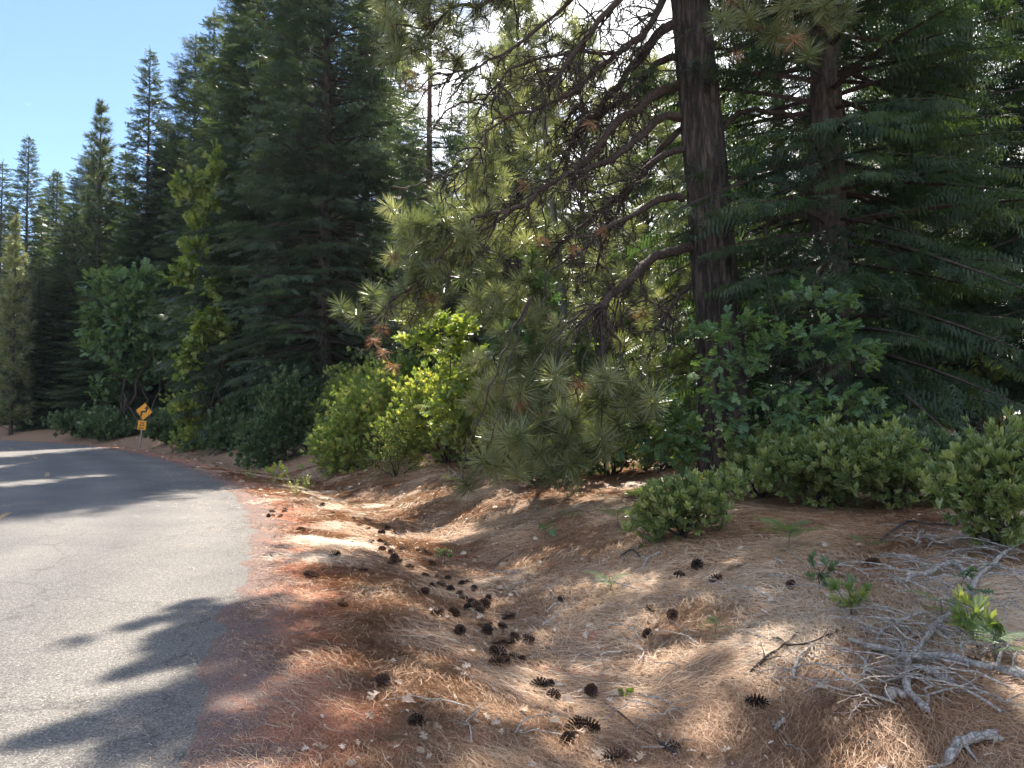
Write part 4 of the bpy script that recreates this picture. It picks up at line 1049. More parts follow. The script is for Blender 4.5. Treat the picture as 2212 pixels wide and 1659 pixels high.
def build_conifers():
    # --- middle-distance firs on the left, each with its own crown
    b = on_ground(700, 32); b1 = b
    g = conifer(28, 1.2, 5.5, 'fir', .40, 9, 11, top_pow=.55, world=b, cull=True, detail='mid', spacing=.19, sprayk=1.0, gapn=.37, lowopen=9, hang=.5)
    tree_from('fir_tree', 'tallest dark fir behind the shrubs, bare trunk showing through its drooping branches', 'fir tree', b, 28, .36, g, M['bark_fir'], M['fir'], base_geo_world=True)
    b = on_ground(925, 28)
    g = conifer(17.5, 2.6, 2.8, 'spruce', .42, 7, 12, world=b, cull=True, spacing=.17, sprayk=1.05, gapn=.25)
    tree_from('spruce_tree', 'thin spruce with curtains of hanging twigs and a reddish trunk base behind the sunny bushes', 'spruce tree', b, 17.8, .24, g, M['bark_red'], M['fir'], base_geo_world=True)
    # templates for the other firs
    def proto(label, base, *a, fm='fir', tm='bark_fir', name='fir_tree', r0=.26, H=24, **k):
        g = conifer(H, *a, **k); th, _ = tree_from(name, label, name.replace('_', ' '), base, H, r0, g, M[tm], M[fm]); th['H'] = H; return th
    A = proto('pointed fir with a pale top standing clear against the blue sky', on_ground(310, 57), .6, 4.5, 'fir', .42, 8, 21, spacing=.22, sprayk=1.2, detail='far', gapn=.18)
    A.scale = (.95, .95, at(310, 118, 57)[2] / 24 * .985)
    B = proto('broad dark fir left of the tallest fir, reaching the top of the sky gap', on_ground(560, 37), .5, 5.4, 'fir', .42, 9, 22, top_pow=.65, spacing=.2, sprayk=1.15, detail='mid', H=25, gapn=.27)
    Pn = proto('open topped pine against the sky left of the pointed fir', on_ground(205, 60), 2.0, 3.5, 'pine', .7, 7, 23, fm='fir', tm='bark_fir', name='pine_tree', spacing=.34, sprayk=1.6, gapn=.2, top_pow=1.05)
    Pn.scale = (1, 1, at(205, 225, 60)[2] / 24 * .98)
    Sp = proto('narrow spire fir at the far left by the road bend', on_ground(48, 66), .4, 4.3, 'fir', .42, 8, 24, spacing=.22, sprayk=1.2, detail='far', gapn=.18)
    Sp.scale = (1, 1, at(48, 318, 66)[2] / 24)
    Yp = proto('young sunlit pine at the left edge of the picture', on_ground(25, 56), .6, 2.3, 'pine', .55, 7, 27, fm='pine', name='pine_tree', r0=.14, H=15, spacing=.28, sprayk=1.5, gapn=.25, top_pow=1.3)
    Yp.scale = (1, 1, (at(30, 470, 56)[2]) / 15)
    L1 = proto('bright pine behind the slender green stem in the middle', on_ground(1120, 27), 1.0, 3.1, 'pine', .42, 8, 31, fm='pine', name='pine_tree', r0=.15, H=16, spacing=.25, sprayk=1.25, gapn=.34)
    L2 = proto('bright pine just left of the big trunk, seen through its limbs', on_ground(1400, 24), .4, 3.0, 'pine', .4, 8, 32, fm='pine', name='pine_tree', r0=.13, H=12, spacing=.25, sprayk=1.2, gapn=.34)
    def put(src, label, dx, D, topy, w, group=None, **k):
        base = on_ground(dx, D); z = (at(dx, topy, D)[2] - base[2]) / src['H']
        copy_tree(src, label, base, (w, w, z), random.uniform(0, 6.28), group, **k)
    for a in [(A, 'dense dark fir whose top leaves the picture just right of the blue sky', 520, 45, -80, 1.15),
        (B, 'ragged fir with side shoots jutting into the sky below its top', 410, 58, 78, 1.0),
        (Sp, 'short fir tucked between the pine and the pointed fir', 262, 62, 330, 1.1),
        (Sp, 'slim fir with a bare leader behind the far bend', 112, 72, 372, 1.0),
        (A, 'fir cut by the left picture edge', -8, 68, 350, .9),
        (Sp, 'pale small fir beside the young pine at the far left', 78, 58, 560, .55),
        (A, 'drooping grey green fir below the open topped pine', 150, 60, 440, 1.0),
        (B, 'wide low fir behind the road sign', 300, 57, 480, 1.15),
        (B, 'shadowy fir between the road sign and the tallest fir', 370, 60, 300, 1.1),
        (B, 'fir directly left of the tallest fir with its base in the bushes', 610, 37, 120, .8),
        (A, 'dark fir right behind the tallest fir', 790, 40, -80, .95),
        (A, 'shaded small fir at the road edge left of the sign', 110, 59, 620, .9),
        (Sp, 'little dark fir left of the sign in deep shade', 215, 57, 640, .9),
        (A, 'fir behind the thin spruce', 860, 46, 20, .85),
        (Sp, 'lanky fir seen in the gap over the sunny bushes', 1010, 42, 170, .85),
        (B, 'fir filling the gap left of the rounded maple', 180, 66, 330, .9),
        (A, 'fir rising behind the bright yellow green maple', 450, 55, 30, 1.25),
        (Sp, 'fir closing the row between the pointed fir and the ragged fir', 350, 60, 260, 1.1),
        (B, 'broad fir behind the tallest fir on its left', 655, 48, -100, 1.0),
        (Sp, 'blue grey fir top left of the big trunk against the clouds', 1395, 46, 60, .6),
        (L1, 'backlit pine in the middle distance left of the big trunk', 1260, 33, 60, 1.15),
        (L2, 'backlit pine over the sunny bushes right of the thin spruce', 1040, 34, 330, 1.1),
        (L1, 'pale pine showing on both sides of the big trunk', 1490, 29, 300, .9),
        (L2, 'low young pine under the big pine limbs', 1330, 21, 520, .7),
        (L1, 'low young pine in the middle behind the drooping tufts', 1190, 21, 540, .55),
        (L2, 'sunlit pine right behind the big trunk', 1620, 26, 400, .9),
        (L2, 'short bushy pine behind the knot of the lowest limb', 1300, 27, 430, 1.0),
        (L1, 'thin pine between the slender green stem and the spruce', 1090, 31, 100, .85),
        (L2, 'bushy pine at the right foot of the tallest fir', 960, 31, 560, .8)]: put(*a)
    # slender green stem
    b = on_ground(1225, 19); tp = at(1178, 150, 19); th = thing('sapling', 'slender green barked sapling with a straight bare stem in the middle', 'sapling', b)
    g = Geo(); s = np.linspace(0, 1, 14)[:, None]; p = b + (tp - b) * s; p[:, 0] += .12 * np.sin(s[:, 0] * 5); g.tubes(p, np.linspace(.13, .05, 14), 10)
    g.build('trunk', M['greenstem'], th, b, True)
    bl = [((tp[0], tp[1], tp[2] + .3), (1.4, 1.2, 1.3))]
    P, d = in_blobs(150, bl); P = P[sun_keep(P)]; c = Geo(); pa = grow(P, p[9:], npt=5); c.tubes(pa, .006, 3, 1)
    scatter(c, T_TUFT, P, pa[:, -1] - pa[:, -2], np.array([0, 0, 1.]), .22, 0); c.build('crown', [M['pine'], M['twig']], th, b)
    # --- dark firs on the right
    for (dx, D, H, clear, Rm, r0, lab, seed, sty, fm, tm, dt, sk) in [
        (1795, 13.4, 24, 1.0, 4.6, .36, 'big dark fir right of the pine, its flat branches spreading over both trunks', 41, 'fir', 'fir_dark', 'bark_fir', 'near', .9),
        (2100, 18, 23, 1.8, 3.3, .32, 'dark fir with a bare lower trunk near the right edge', 43, 'fir', 'fir_dark', 'bark_fir', 'near', .95),
        (1945, 22, 20, .8, 3.6, .24, 'slender dark fir in the gap between the two big dark firs', 47, 'fir', 'fir_dark', 'bark_fir', 'near', 1.1),
        (2400, 14.5, 22, 1.0, 3.9, .3, 'dark fir outside the right edge whose boughs reach into the picture', 48, 'fir', 'fir_dark', 'bark_fir', 'near', .95),
        (1690, 19.5, 19, 1.2, 3.0, .22, 'reddish trunked cedar between the pine and the big dark fir', 44, 'fir', 'fir_dark', 'bark_red', 'mid', 1.0)]:
        b = on_ground(dx, D)
        g = conifer(H, clear, Rm, sty, .40, 7, seed, world=b, cull=True, spacing=.15, sprayk=sk * 1.0, detail=dt, dead_below=1.3, gapn=.30)
        tree_from('fir_tree' if 'cedar' not in lab else 'cedar_tree', lab, 'fir tree' if 'cedar' not in lab else 'cedar tree', b, H, r0, g, M[tm], M[fm], base_geo_world=True, sides=24, furrow=.03)
    b = on_ground(2260, 21)
    g = conifer(19, 3.0, 3.3, 'cedar', .5, 6, 45, world=b, spacing=.33, sprayk=1.0, gapn=.35)
    tree_from('cedar_tree', 'light olive cedar lit from behind at the upper right edge', 'cedar tree', b, 19, .25, g, M['bark_red'], M['cedar'], base_geo_world=True)
    b = on_ground(2050, 30)
    g = conifer(18, 2.0, 3.0, 'cedar', .5, 6, 46, world=b, spacing=.36, sprayk=1.05, gapn=.35)
    C2, _ = tree_from('cedar_tree', 'sunlit cedar in the gap between the two dark firs', 'cedar tree', b, 18, .22, g, M['bark_red'], M['cedar'])[0], 0
    for o in C2.children:
        if o.name.startswith('crown'): o.location = -np.array(b)
    # --- far forest
    def far(src, n, x0, x1, D0, D1, h0, h1, H, label, group):
        for k in range(n):
            D = random.uniform(D0, D1); dx = x0 + (x1 - x0) * (k + random.random()) / n
            base = on_ground(dx, D); h = random.uniform(h0, h1); copy_tree(src, label, base, (h / H * 1.15, h / H * 1.15, h / H), random.uniform(0, 6), group)
    far(A, 12, -20, 640, 78, 95, 22, 30, 24, 'far fir in the shaded row beyond the road bend', 'far firs beyond the bend')
    far(B, 12, -20, 640, 63, 76, 12, 18, 25, 'low far fir filling in under the tall ones beyond the bend', 'low far firs beyond the bend')
    far(L2, 14, 920, 1600, 40, 60, 9, 15, 12, 'distant sunlit pine low in the middle of the wood', 'distant pines in the middle')
    far(L1, 8, 1560, 2160, 34, 55, 10, 16, 16, 'distant sunlit pine behind the dark firs', 'distant pines on the right')
    far(B, 6, 640, 1100, 50, 62, 15, 24, 25, 'distant fir behind the tallest fir and spruce', 'distant firs behind the spruce')
    far(A, 6, 1250, 2100, 50, 75, 14, 22, 24, 'distant fir top seen through gaps at the right', 'distant firs at the right')

def build_broadleaf():
    def bl(lst, D):   # display x, y, radius x, radius y (display px), depth radius
        out = []
        for (x, y, rx, ry, *dz) in lst:
            DD = D + (dz[0] if dz else 0); c = at(x, y, DD); k = K * DD / F; out.append((c, (rx * k, max(rx, ry) * k * .8, ry * k)))
        return out
    broadleaf('maple_tree', 'bright yellow green maple glowing in front of the dark firs', 'maple tree', on_ground(495, 34),
              bl([(460, 375, 26, 24), (415, 415, 40, 22), (450, 440, 30, 24), (425, 480, 28, 20), (418, 540, 26, 30), (402, 590, 30, 22), (435, 700, 34, 36), (405, 770, 30, 30), (455, 625, 18, 18), (470, 700, 30, 30), (385, 430, 14, 12)], 33), 1100, T_MAPLE, .36, 'maple', trunk_r=.04, hollow=.05, ragged=.25)
    broadleaf('maple_tree', 'yellow green maple glimpsed behind the tallest fir', 'maple tree', on_ground(620, 42),
              bl([(600, 560, 60, 60), (560, 650, 55, 60), (650, 620, 50, 60), (760, 660, 45, 55), (775, 730, 40, 35), (640, 740, 60, 40), (590, 300, 30, 40), (820, 600, 35, 50)], 40), 900, T_MAPLE, .5, 'maple', trunk_r=.12)
    broadleaf('maple_tree', 'rounded grey green maple left of the road sign', 'maple tree', on_ground(260, 49),
              bl([(235, 620, 60, 35), (280, 660, 75, 60), (250, 730, 70, 60), (330, 720, 50, 50), (200, 700, 35, 50), (310, 600, 40, 30)], 48), 1200, T_OAK, .55, 'oak', trunk_r=.14, hollow=.2)
    broadleaf('maple_tree', 'low leafy maple arching above the road sign', 'maple tree', on_ground(330, 47.5),
              bl([(300, 800, 60, 40), (350, 760, 45, 40), (380, 810, 45, 35), (240, 840, 50, 40), (420, 790, 40, 40)], 49), 800, T_MAPLE, .45, 'oak', trunk_r=.08, hollow=.2)
    broadleaf('oak_sapling', 'sunlit yellow green oak sapling above the bushes left of the drooping tufts', 'oak sapling', hit(975, 1010) + [0, 3, 0],
              bl([(930, 700, 55, 18), (990, 710, 50, 22), (960, 755, 60, 22), (1030, 780, 40, 30), (895, 735, 40, 15), (1000, 830, 50, 40), (960, 880, 40, 30)], 15.6), 380, T_OAK, .27, 'maple', trunk_r=.03)
    broadleaf('oak_sapling', 'mid green oak sapling rising through the drooping pine limb', 'oak sapling', hit(1190, 1030) + [0, 1.5, 0],
              bl([(1140, 570, 22, 20), (1160, 620, 35, 30), (1180, 670, 25, 25), (1110, 740, 45, 35), (1230, 760, 50, 40), (1150, 830, 40, 30)], 13.2), 230, T_OAK, .25, 'oak', trunk_r=.03)
    broadleaf('oak_sapling', 'shaded blue green oak sapling spreading lobed leaves in front of the big trunk', 'oak sapling', hit(1640, 1010) + [0, .6, 0],
              bl([(1560, 720, 60, 28), (1640, 690, 50, 25), (1730, 640, 55, 22, .3), (1800, 660, 45, 25, .3), (1600, 780, 80, 30), (1700, 740, 80, 28), (1790, 720, 60, 25), (1840, 770, 70, 25), (1560, 860, 60, 30), (1660, 850, 80, 30),
                  (1760, 850, 70, 30), (1850, 860, 70, 28), (1900, 900, 45, 22), (1730, 900, 70, 25), (1600, 920, 60, 30), (1530, 800, 35, 40)], 9.7), 400, T_OAK, .19, 'oak', trunk_r=.022, stems=7, updir=.1)
    broadleaf('oak_sapling', 'low oak with leaves glinting at the dark foot of the big pine', 'oak sapling', hit(1440, 1030) + [0, .5, 0],
              bl([(1370, 900, 40, 30), (1430, 880, 45, 40), (1480, 930, 50, 45), (1400, 960, 60, 30), (1330, 960, 30, 25), (1460, 990, 50, 25)], 11.2), 230, T_OAK, .2, 'oak', trunk_r=.015)
    broadleaf('maple_tree', 'small tree with reddish leaves behind the big trunk', 'maple tree', on_ground(1640, 30),
              bl([(1630, 520, 35, 45), (1600, 600, 35, 35)], 29), 150, T_MAPLE, .5, 'red_leaf', trunk_r=.05)

def shrub(name, label, dx, dy, w, h, n, tp, size, mf, D=None, cull=False, lumps=5, depth=None, group=None, zoff=0):
    base = hit(dx, dy) if D is None else on_ground(dx, D)
    base = base.copy(); base[2] += zoff; depth = depth or w * .8
    base[1] += depth * .3
    rr = np.random.default_rng(int(abs(dx * 7 + dy))); B = [((base[0], base[1], base[2] + h * .45), (w * .36, depth * .36, h * .46))]
    for k in range(lumps):
        a = k * 6.283 / lumps + rr.uniform(-.4, .4); q = rr.uniform(.24, .36)
        B.append(((base[0] + math.cos(a) * w * q, base[1] + math.sin(a) * depth * q, base[2] + h * rr.uniform(.18, .72)), (w * rr.uniform(.15, .3), depth * rr.uniform(.2, .28), h * rr.uniform(.18, .36))))
    return broadleaf(name, label, 'shrub', base, B, n, tp, size, mf, group, stems=lumps + 1, trunk_r=.014 + .006 * w, cull=cull, updir=.75, hollow=.2, stem_name='stem', flatu=False, ragged=.26)
def build_shrubs():
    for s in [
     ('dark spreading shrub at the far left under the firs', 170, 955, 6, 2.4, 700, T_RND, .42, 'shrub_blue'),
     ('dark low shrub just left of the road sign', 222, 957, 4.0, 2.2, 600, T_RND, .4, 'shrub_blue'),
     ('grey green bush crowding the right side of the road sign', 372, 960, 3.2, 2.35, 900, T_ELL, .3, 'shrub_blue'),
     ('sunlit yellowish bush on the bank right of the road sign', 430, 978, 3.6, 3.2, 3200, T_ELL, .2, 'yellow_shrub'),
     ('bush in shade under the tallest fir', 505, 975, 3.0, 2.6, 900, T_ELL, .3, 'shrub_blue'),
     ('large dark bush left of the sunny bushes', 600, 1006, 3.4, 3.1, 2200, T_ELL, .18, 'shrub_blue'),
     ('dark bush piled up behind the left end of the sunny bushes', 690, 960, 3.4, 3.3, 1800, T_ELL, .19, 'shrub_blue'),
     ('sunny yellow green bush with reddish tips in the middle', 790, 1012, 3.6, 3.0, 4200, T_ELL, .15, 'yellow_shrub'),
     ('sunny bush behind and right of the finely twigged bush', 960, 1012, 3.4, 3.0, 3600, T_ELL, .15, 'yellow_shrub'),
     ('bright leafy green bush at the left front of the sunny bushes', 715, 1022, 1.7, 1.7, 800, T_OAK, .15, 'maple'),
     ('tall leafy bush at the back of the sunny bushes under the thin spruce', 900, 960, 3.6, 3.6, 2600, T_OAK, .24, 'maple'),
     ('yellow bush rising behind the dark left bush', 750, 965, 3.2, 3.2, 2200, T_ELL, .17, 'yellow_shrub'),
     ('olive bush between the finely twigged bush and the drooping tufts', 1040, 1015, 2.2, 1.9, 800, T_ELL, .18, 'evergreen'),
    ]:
        shrub('shrub', *s)
    shrub('shrub', 'finely twigged hazy olive bush in front of the sunny bushes', 850, 1038, 1.75, 1.75, 2600, [simple_leaf(.3, .2, .1)], .03, 'yellow_shrub', lumps=4)
    for s in [
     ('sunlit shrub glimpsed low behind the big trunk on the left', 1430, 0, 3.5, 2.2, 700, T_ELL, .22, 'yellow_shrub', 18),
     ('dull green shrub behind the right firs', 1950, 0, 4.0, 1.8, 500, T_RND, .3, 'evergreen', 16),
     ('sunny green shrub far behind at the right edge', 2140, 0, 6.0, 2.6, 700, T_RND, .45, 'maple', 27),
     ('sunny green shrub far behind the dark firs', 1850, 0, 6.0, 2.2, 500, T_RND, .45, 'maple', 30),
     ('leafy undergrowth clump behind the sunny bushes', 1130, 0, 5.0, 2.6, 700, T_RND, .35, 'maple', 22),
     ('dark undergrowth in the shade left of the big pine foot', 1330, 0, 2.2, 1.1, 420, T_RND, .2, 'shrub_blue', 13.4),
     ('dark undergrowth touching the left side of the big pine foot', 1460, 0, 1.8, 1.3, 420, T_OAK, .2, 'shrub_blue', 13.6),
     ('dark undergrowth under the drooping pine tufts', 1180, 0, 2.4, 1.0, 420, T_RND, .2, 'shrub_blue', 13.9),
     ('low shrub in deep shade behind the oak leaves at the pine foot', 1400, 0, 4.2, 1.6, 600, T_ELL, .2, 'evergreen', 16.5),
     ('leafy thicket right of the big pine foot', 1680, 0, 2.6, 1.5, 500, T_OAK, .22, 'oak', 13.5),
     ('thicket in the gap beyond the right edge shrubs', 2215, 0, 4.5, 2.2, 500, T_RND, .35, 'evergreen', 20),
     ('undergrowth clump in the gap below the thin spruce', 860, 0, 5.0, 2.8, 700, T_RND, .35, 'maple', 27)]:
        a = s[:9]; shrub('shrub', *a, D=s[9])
    for s in [
     ('small round evergreen shrub alone on the needle bank', 1490, 1176, 1.3, .78, 900, T_ELL, .10, 'evergreen'),
     ('evergreen shrub behind the small round one', 1660, 1085, 1.3, .95, 760, T_ELL, .11, 'evergreen'),
     ('large evergreen shrub in the middle of the right hand row', 1800, 1110, 1.6, 1.0, 1250, T_ELL, .108, 'evergreen'),
     ('evergreen shrub with upright shoots against the dark fir foot', 1760, 1030, 1.4, .95, 420, T_ELL, .115, 'evergreen'),
     ('bushy evergreen shrub left of the rightmost shrub', 1960, 1110, 1.4, .95, 1050, T_ELL, .108, 'evergreen'),
     ('tall evergreen shrub cut off by the right picture edge', 2190, 1200, 1.05, 1.12, 1100, T_ELL, .10, 'evergreen'),
     ('evergreen shrub filling in behind the rightmost shrub', 2070, 1060, 1.3, .8, 420, T_ELL, .115, 'shrub_blue'),
     ('wide evergreen shrub in the back of the right hand row', 1890, 1010, 1.8, .9, 330, T_ELL, .135, 'evergreen')]:
        shrub('shrub', *s, lumps=6)
def build_ferns():
    for k, (dx, dy, n, s, lab) in enumerate([(1335, 1140, 6, .34, 'blue green bracken fern left of the small round shrub'), (1705, 1190, 7, .36, 'tallest bracken fern between the shrubs'),
             (1318, 1280, 4, .26, 'small pale bracken fern on the slope by the root stubs'), (1545, 1375, 4, .17, 'little yellowish fern at the top right of the sunny patch'),
             (2035, 1345, 3, .27, 'sunlit fern frond over the long winding branch'), (2150, 1440, 5, .28, 'bright fern over the pale log at the right edge'),
             (1870, 1195, 3, .2, 'small thin fern by the dead brush'), (1235, 1125, 3, .2, 'tiny fern in shade on the upper bank'), (1400, 1075, 5, .3, 'fern in deep shade under the drooping tufts')]):
        p = hit(dx, dy); th = thing('fern', lab, 'fern', p, 'ferns on the bank')
        g = Geo(); top = p + [0, 0, s * .55]; sg = np.linspace(0, 1, 5)[:, None]
        g.tubes(p + (top - p) * sg + R.normal(size=(5, 3)) * .006, .0035, 5); g.build('stem', M['greenstem'], th, p)
        for i in range(n):
            a = i * 2.4 + k; c = Geo(); q = p + [0, 0, s * (.25 + .35 * i / n)]
            c.place(T_FERN[i % 3], [q], [[math.cos(a), math.sin(a), .35]], [[0, 0, 1]], s * random.uniform(.8, 1.15), 0, random.random()); c.build('frond', M['fern'], th, p)
    for dx, dy, h, n, tp, sz, mf, lab in [(597, 1052, .5, 34, T_OAK, .13, 'maple', 'bright sunlit seedling alone on the roadside by the bend'), (1178, 1165, .2, 7, T_OAK, .13, 'oak', 'two leaved oak seedling in shade in the middle of the slope'),
             (1838, 1335, .22, 12, T_ELL, .1, 'evergreen', 'green evergreen seedling above the pale log'), (1770, 1275, .25, 10, T_ELL, .085, 'shrub_blue', 'leafy seedling below the tall fern'),
             (2110, 1410, .28, 12, T_ELL, .12, 'evergreen', 'seedling with a few yellow leaves by the right edge'), (1352, 1512, .06, 6, T_RND, .05, 'maple', 'tiny lime green sprout in the sunny ditch'),
             (960, 1222, .2, 10, T_RND, .07, 'oak', 'small green weed among the upper cones'), (2080, 1300, .2, 7, T_OAK, .1, 'oak', 'oak seedling under the rightmost shrub')]:
        p = hit(dx, dy)
        broadleaf('seedling', lab, 'seedling', p, [((p[0], p[1], p[2] + h * .65), (h * .5, h * .4, h * .42))], n, tp, sz, mf, 'seedlings', stems=1, trunk_r=.005, updir=.4, stem_name='stem')
    for dx, dy, lab in [(640, 1070, 'dry yellow flower stalks right of the bright roadside seedling'), (663, 1062, 'thin pale weed stalks at the foot of the sunny bushes'), (540, 1035, 'wisp of grass at the road bend')]:
        p = hit(dx, dy); g = Geo()
        for k in range(16):
            b = p + [R.normal() * .004, R.normal() * .004, 0]; s = np.linspace(0, 1, 6)[:, None]; h = random.uniform(.2, .45); ln = R.normal(size=3) * [.14, .14, 0]
            g.tubes(b + s * [0, 0, h] + s ** .7 * ln, np.linspace(.004, .002, 6), 4, 0, R.random())
            w_ = np.linspace(.5, 1, 10)[:, None]; q = b + np.array([0, 0, h]) * w_ + w_ ** .7 * ln
            scatter(g, [simple_leaf(.3, .2, .1)], q, R.normal(size=(10, 3)) * [1, 1, .4], np.array([0, 0, 1.]), .03, 0)
        o = g.build('weed_clump', M['yellow_shrub'], None, p); tag(o, lab, 'weed', 'roadside weeds')
# ------------------------------------------------------------------ the big pine
def c2(x, y): return (900 + x * .4521) * .7745, y * .4521 * .7745
def c5(x, y): return (900 + x * .4521) * .7745, (700 + y * .4521) * .7745
def c3(x, y): return (1856 + x * .4521) * .7745, y * .4521 * .7745
LIMBS = [  # crop, points, start depth offset, end depth offset, r0, r1
 (c2, [(2150, -350), (2000, -200), (1900, -60), (1760, 60), (1600, 250), (1480, 420), (1400, 560)], 0, -1.2, .07, .03),
 (c2, [(2180, -100), (2090, 30), (2020, 170), (1930, 260), (1830, 320), (1700, 420), (1560, 560)], 0, -.4, .07, .03),
 (c2, [(2200, 140), (2080, 200), (1990, 330), (1880, 450), (1790, 560), (1700, 690), (1600, 760), (1520, 900), (1500, 1040)], 0, .5, .085, .035),
 (c2, [(2200, 350), (2060, 400), (1950, 520), (1800, 640), (1690, 700), (1560, 640), (1480, 780)], .1, .8, .065, .02),
 (c2, [(2212, 520), (2080, 560), (1950, 660), (1800, 780), (1680, 930), (1560, 1050), (1530, 1100)], 0, -.6, .095, .045),
 (c2, [(2212, 720), (2100, 720), (1990, 800), (1880, 920), (1780, 990), (1620, 1050), (1500, 1090), (1340, 1180), (1250, 1270), (1150, 1310), (1040, 1400), (840, 1440), (700, 1380)], 0, -1.2, .075, .018),
 (c2, [(2230, 780), (2100, 900), (1990, 1050), (1850, 1250), (1760, 1400), (1720, 1560), (1690, 1700)], .2, .6, .06, .02),
 (c2, [(2230, 930), (2080, 980), (1950, 1100), (1850, 1200), (1700, 1300), (1560, 1420), (1400, 1560)], 0, .4, .06, .02),
 (c2, [(2235, 1220), (2060, 1240), (1900, 1340), (1760, 1400), (1630, 1520), (1500, 1620)], -.1, -.9, .065, .02),
 (c5, [(2270, -20), (2150, 10), (2050, 40), (1960, 110), (1880, 200), (1800, 260), (1720, 340)], 0, -1.3, .085, .055),
 (c5, [(2270, 200), (2180, 300), (2090, 420), (2040, 560), (1990, 700), (1930, 840)], 0, -.5, .04, .012),
 (c5, [(1975, 60), (1970, 180), (2000, 290), (2100, 380), (2190, 430)], -.4, -.7, .03, .012),
 (c2, [(1900, -300), (1600, -60), (1400, 120), (1100, 330), (930, 420), (760, 460)], -.3, -1.0, .04, .012),
 (c2, [(1700, -300), (1300, -100), (1000, 20), (800, 60), (640, 200), (420, 340)], -.2, -.8, .045, .012),
 (c2, [(1600, -420), (1200, -280), (900, -180), (650, -120), (430, 60)], -.2, -.4, .045, .012),
 (c2, [(1560, 560), (1400, 640), (1180, 720), (1050, 780), (960, 920), (860, 1060), (760, 1090)], -.5, -1.2, .028, .010),
 (c2, [(1150, 1310), (900, 1350), (760, 1540), (660, 1640), (560, 1760), (420, 1830)], -1.0, -1.6, .022, .010),
 (c2, [(1830, 320), (1500, 330), (1200, 400), (1050, 560), (900, 640)], -.2, -.9, .03, .010),
 (c3, [(330, 800), (400, 740), (520, 680), (650, 690), (760, 710), (860, 790), (910, 860)], .3, .9, .05, .035),
 (c3, [(260, 290), (380, 310), (460, 290), (560, 240)], .2, -.3, .03, .012),
 (c3, [(700, 1330), (640, 1370), (600, 1450), (610, 1560), (620, 1720), (680, 1950)], .2, -1.4, .028, .012),
 (c3, [(200, -200), (400, -120), (620, -60), (820, 30), (980, 60)], 0, -1.8, .05, .015),
 (c3, [(150, -420), (300, -260), (450, -120), (520, 0)], 0, -2.0, .05, .015),
]
def limb_pts(crop, pts, z0, z1, D0):
    n = len(pts); P = []
    for i, (x, y) in enumerate(pts):
        t = i / (n - 1); dx, dy = crop(x, y); P.append(at(dx, dy, D0 + z0 + (z1 - z0) * t))
    return catmull(np.array(P), 6)
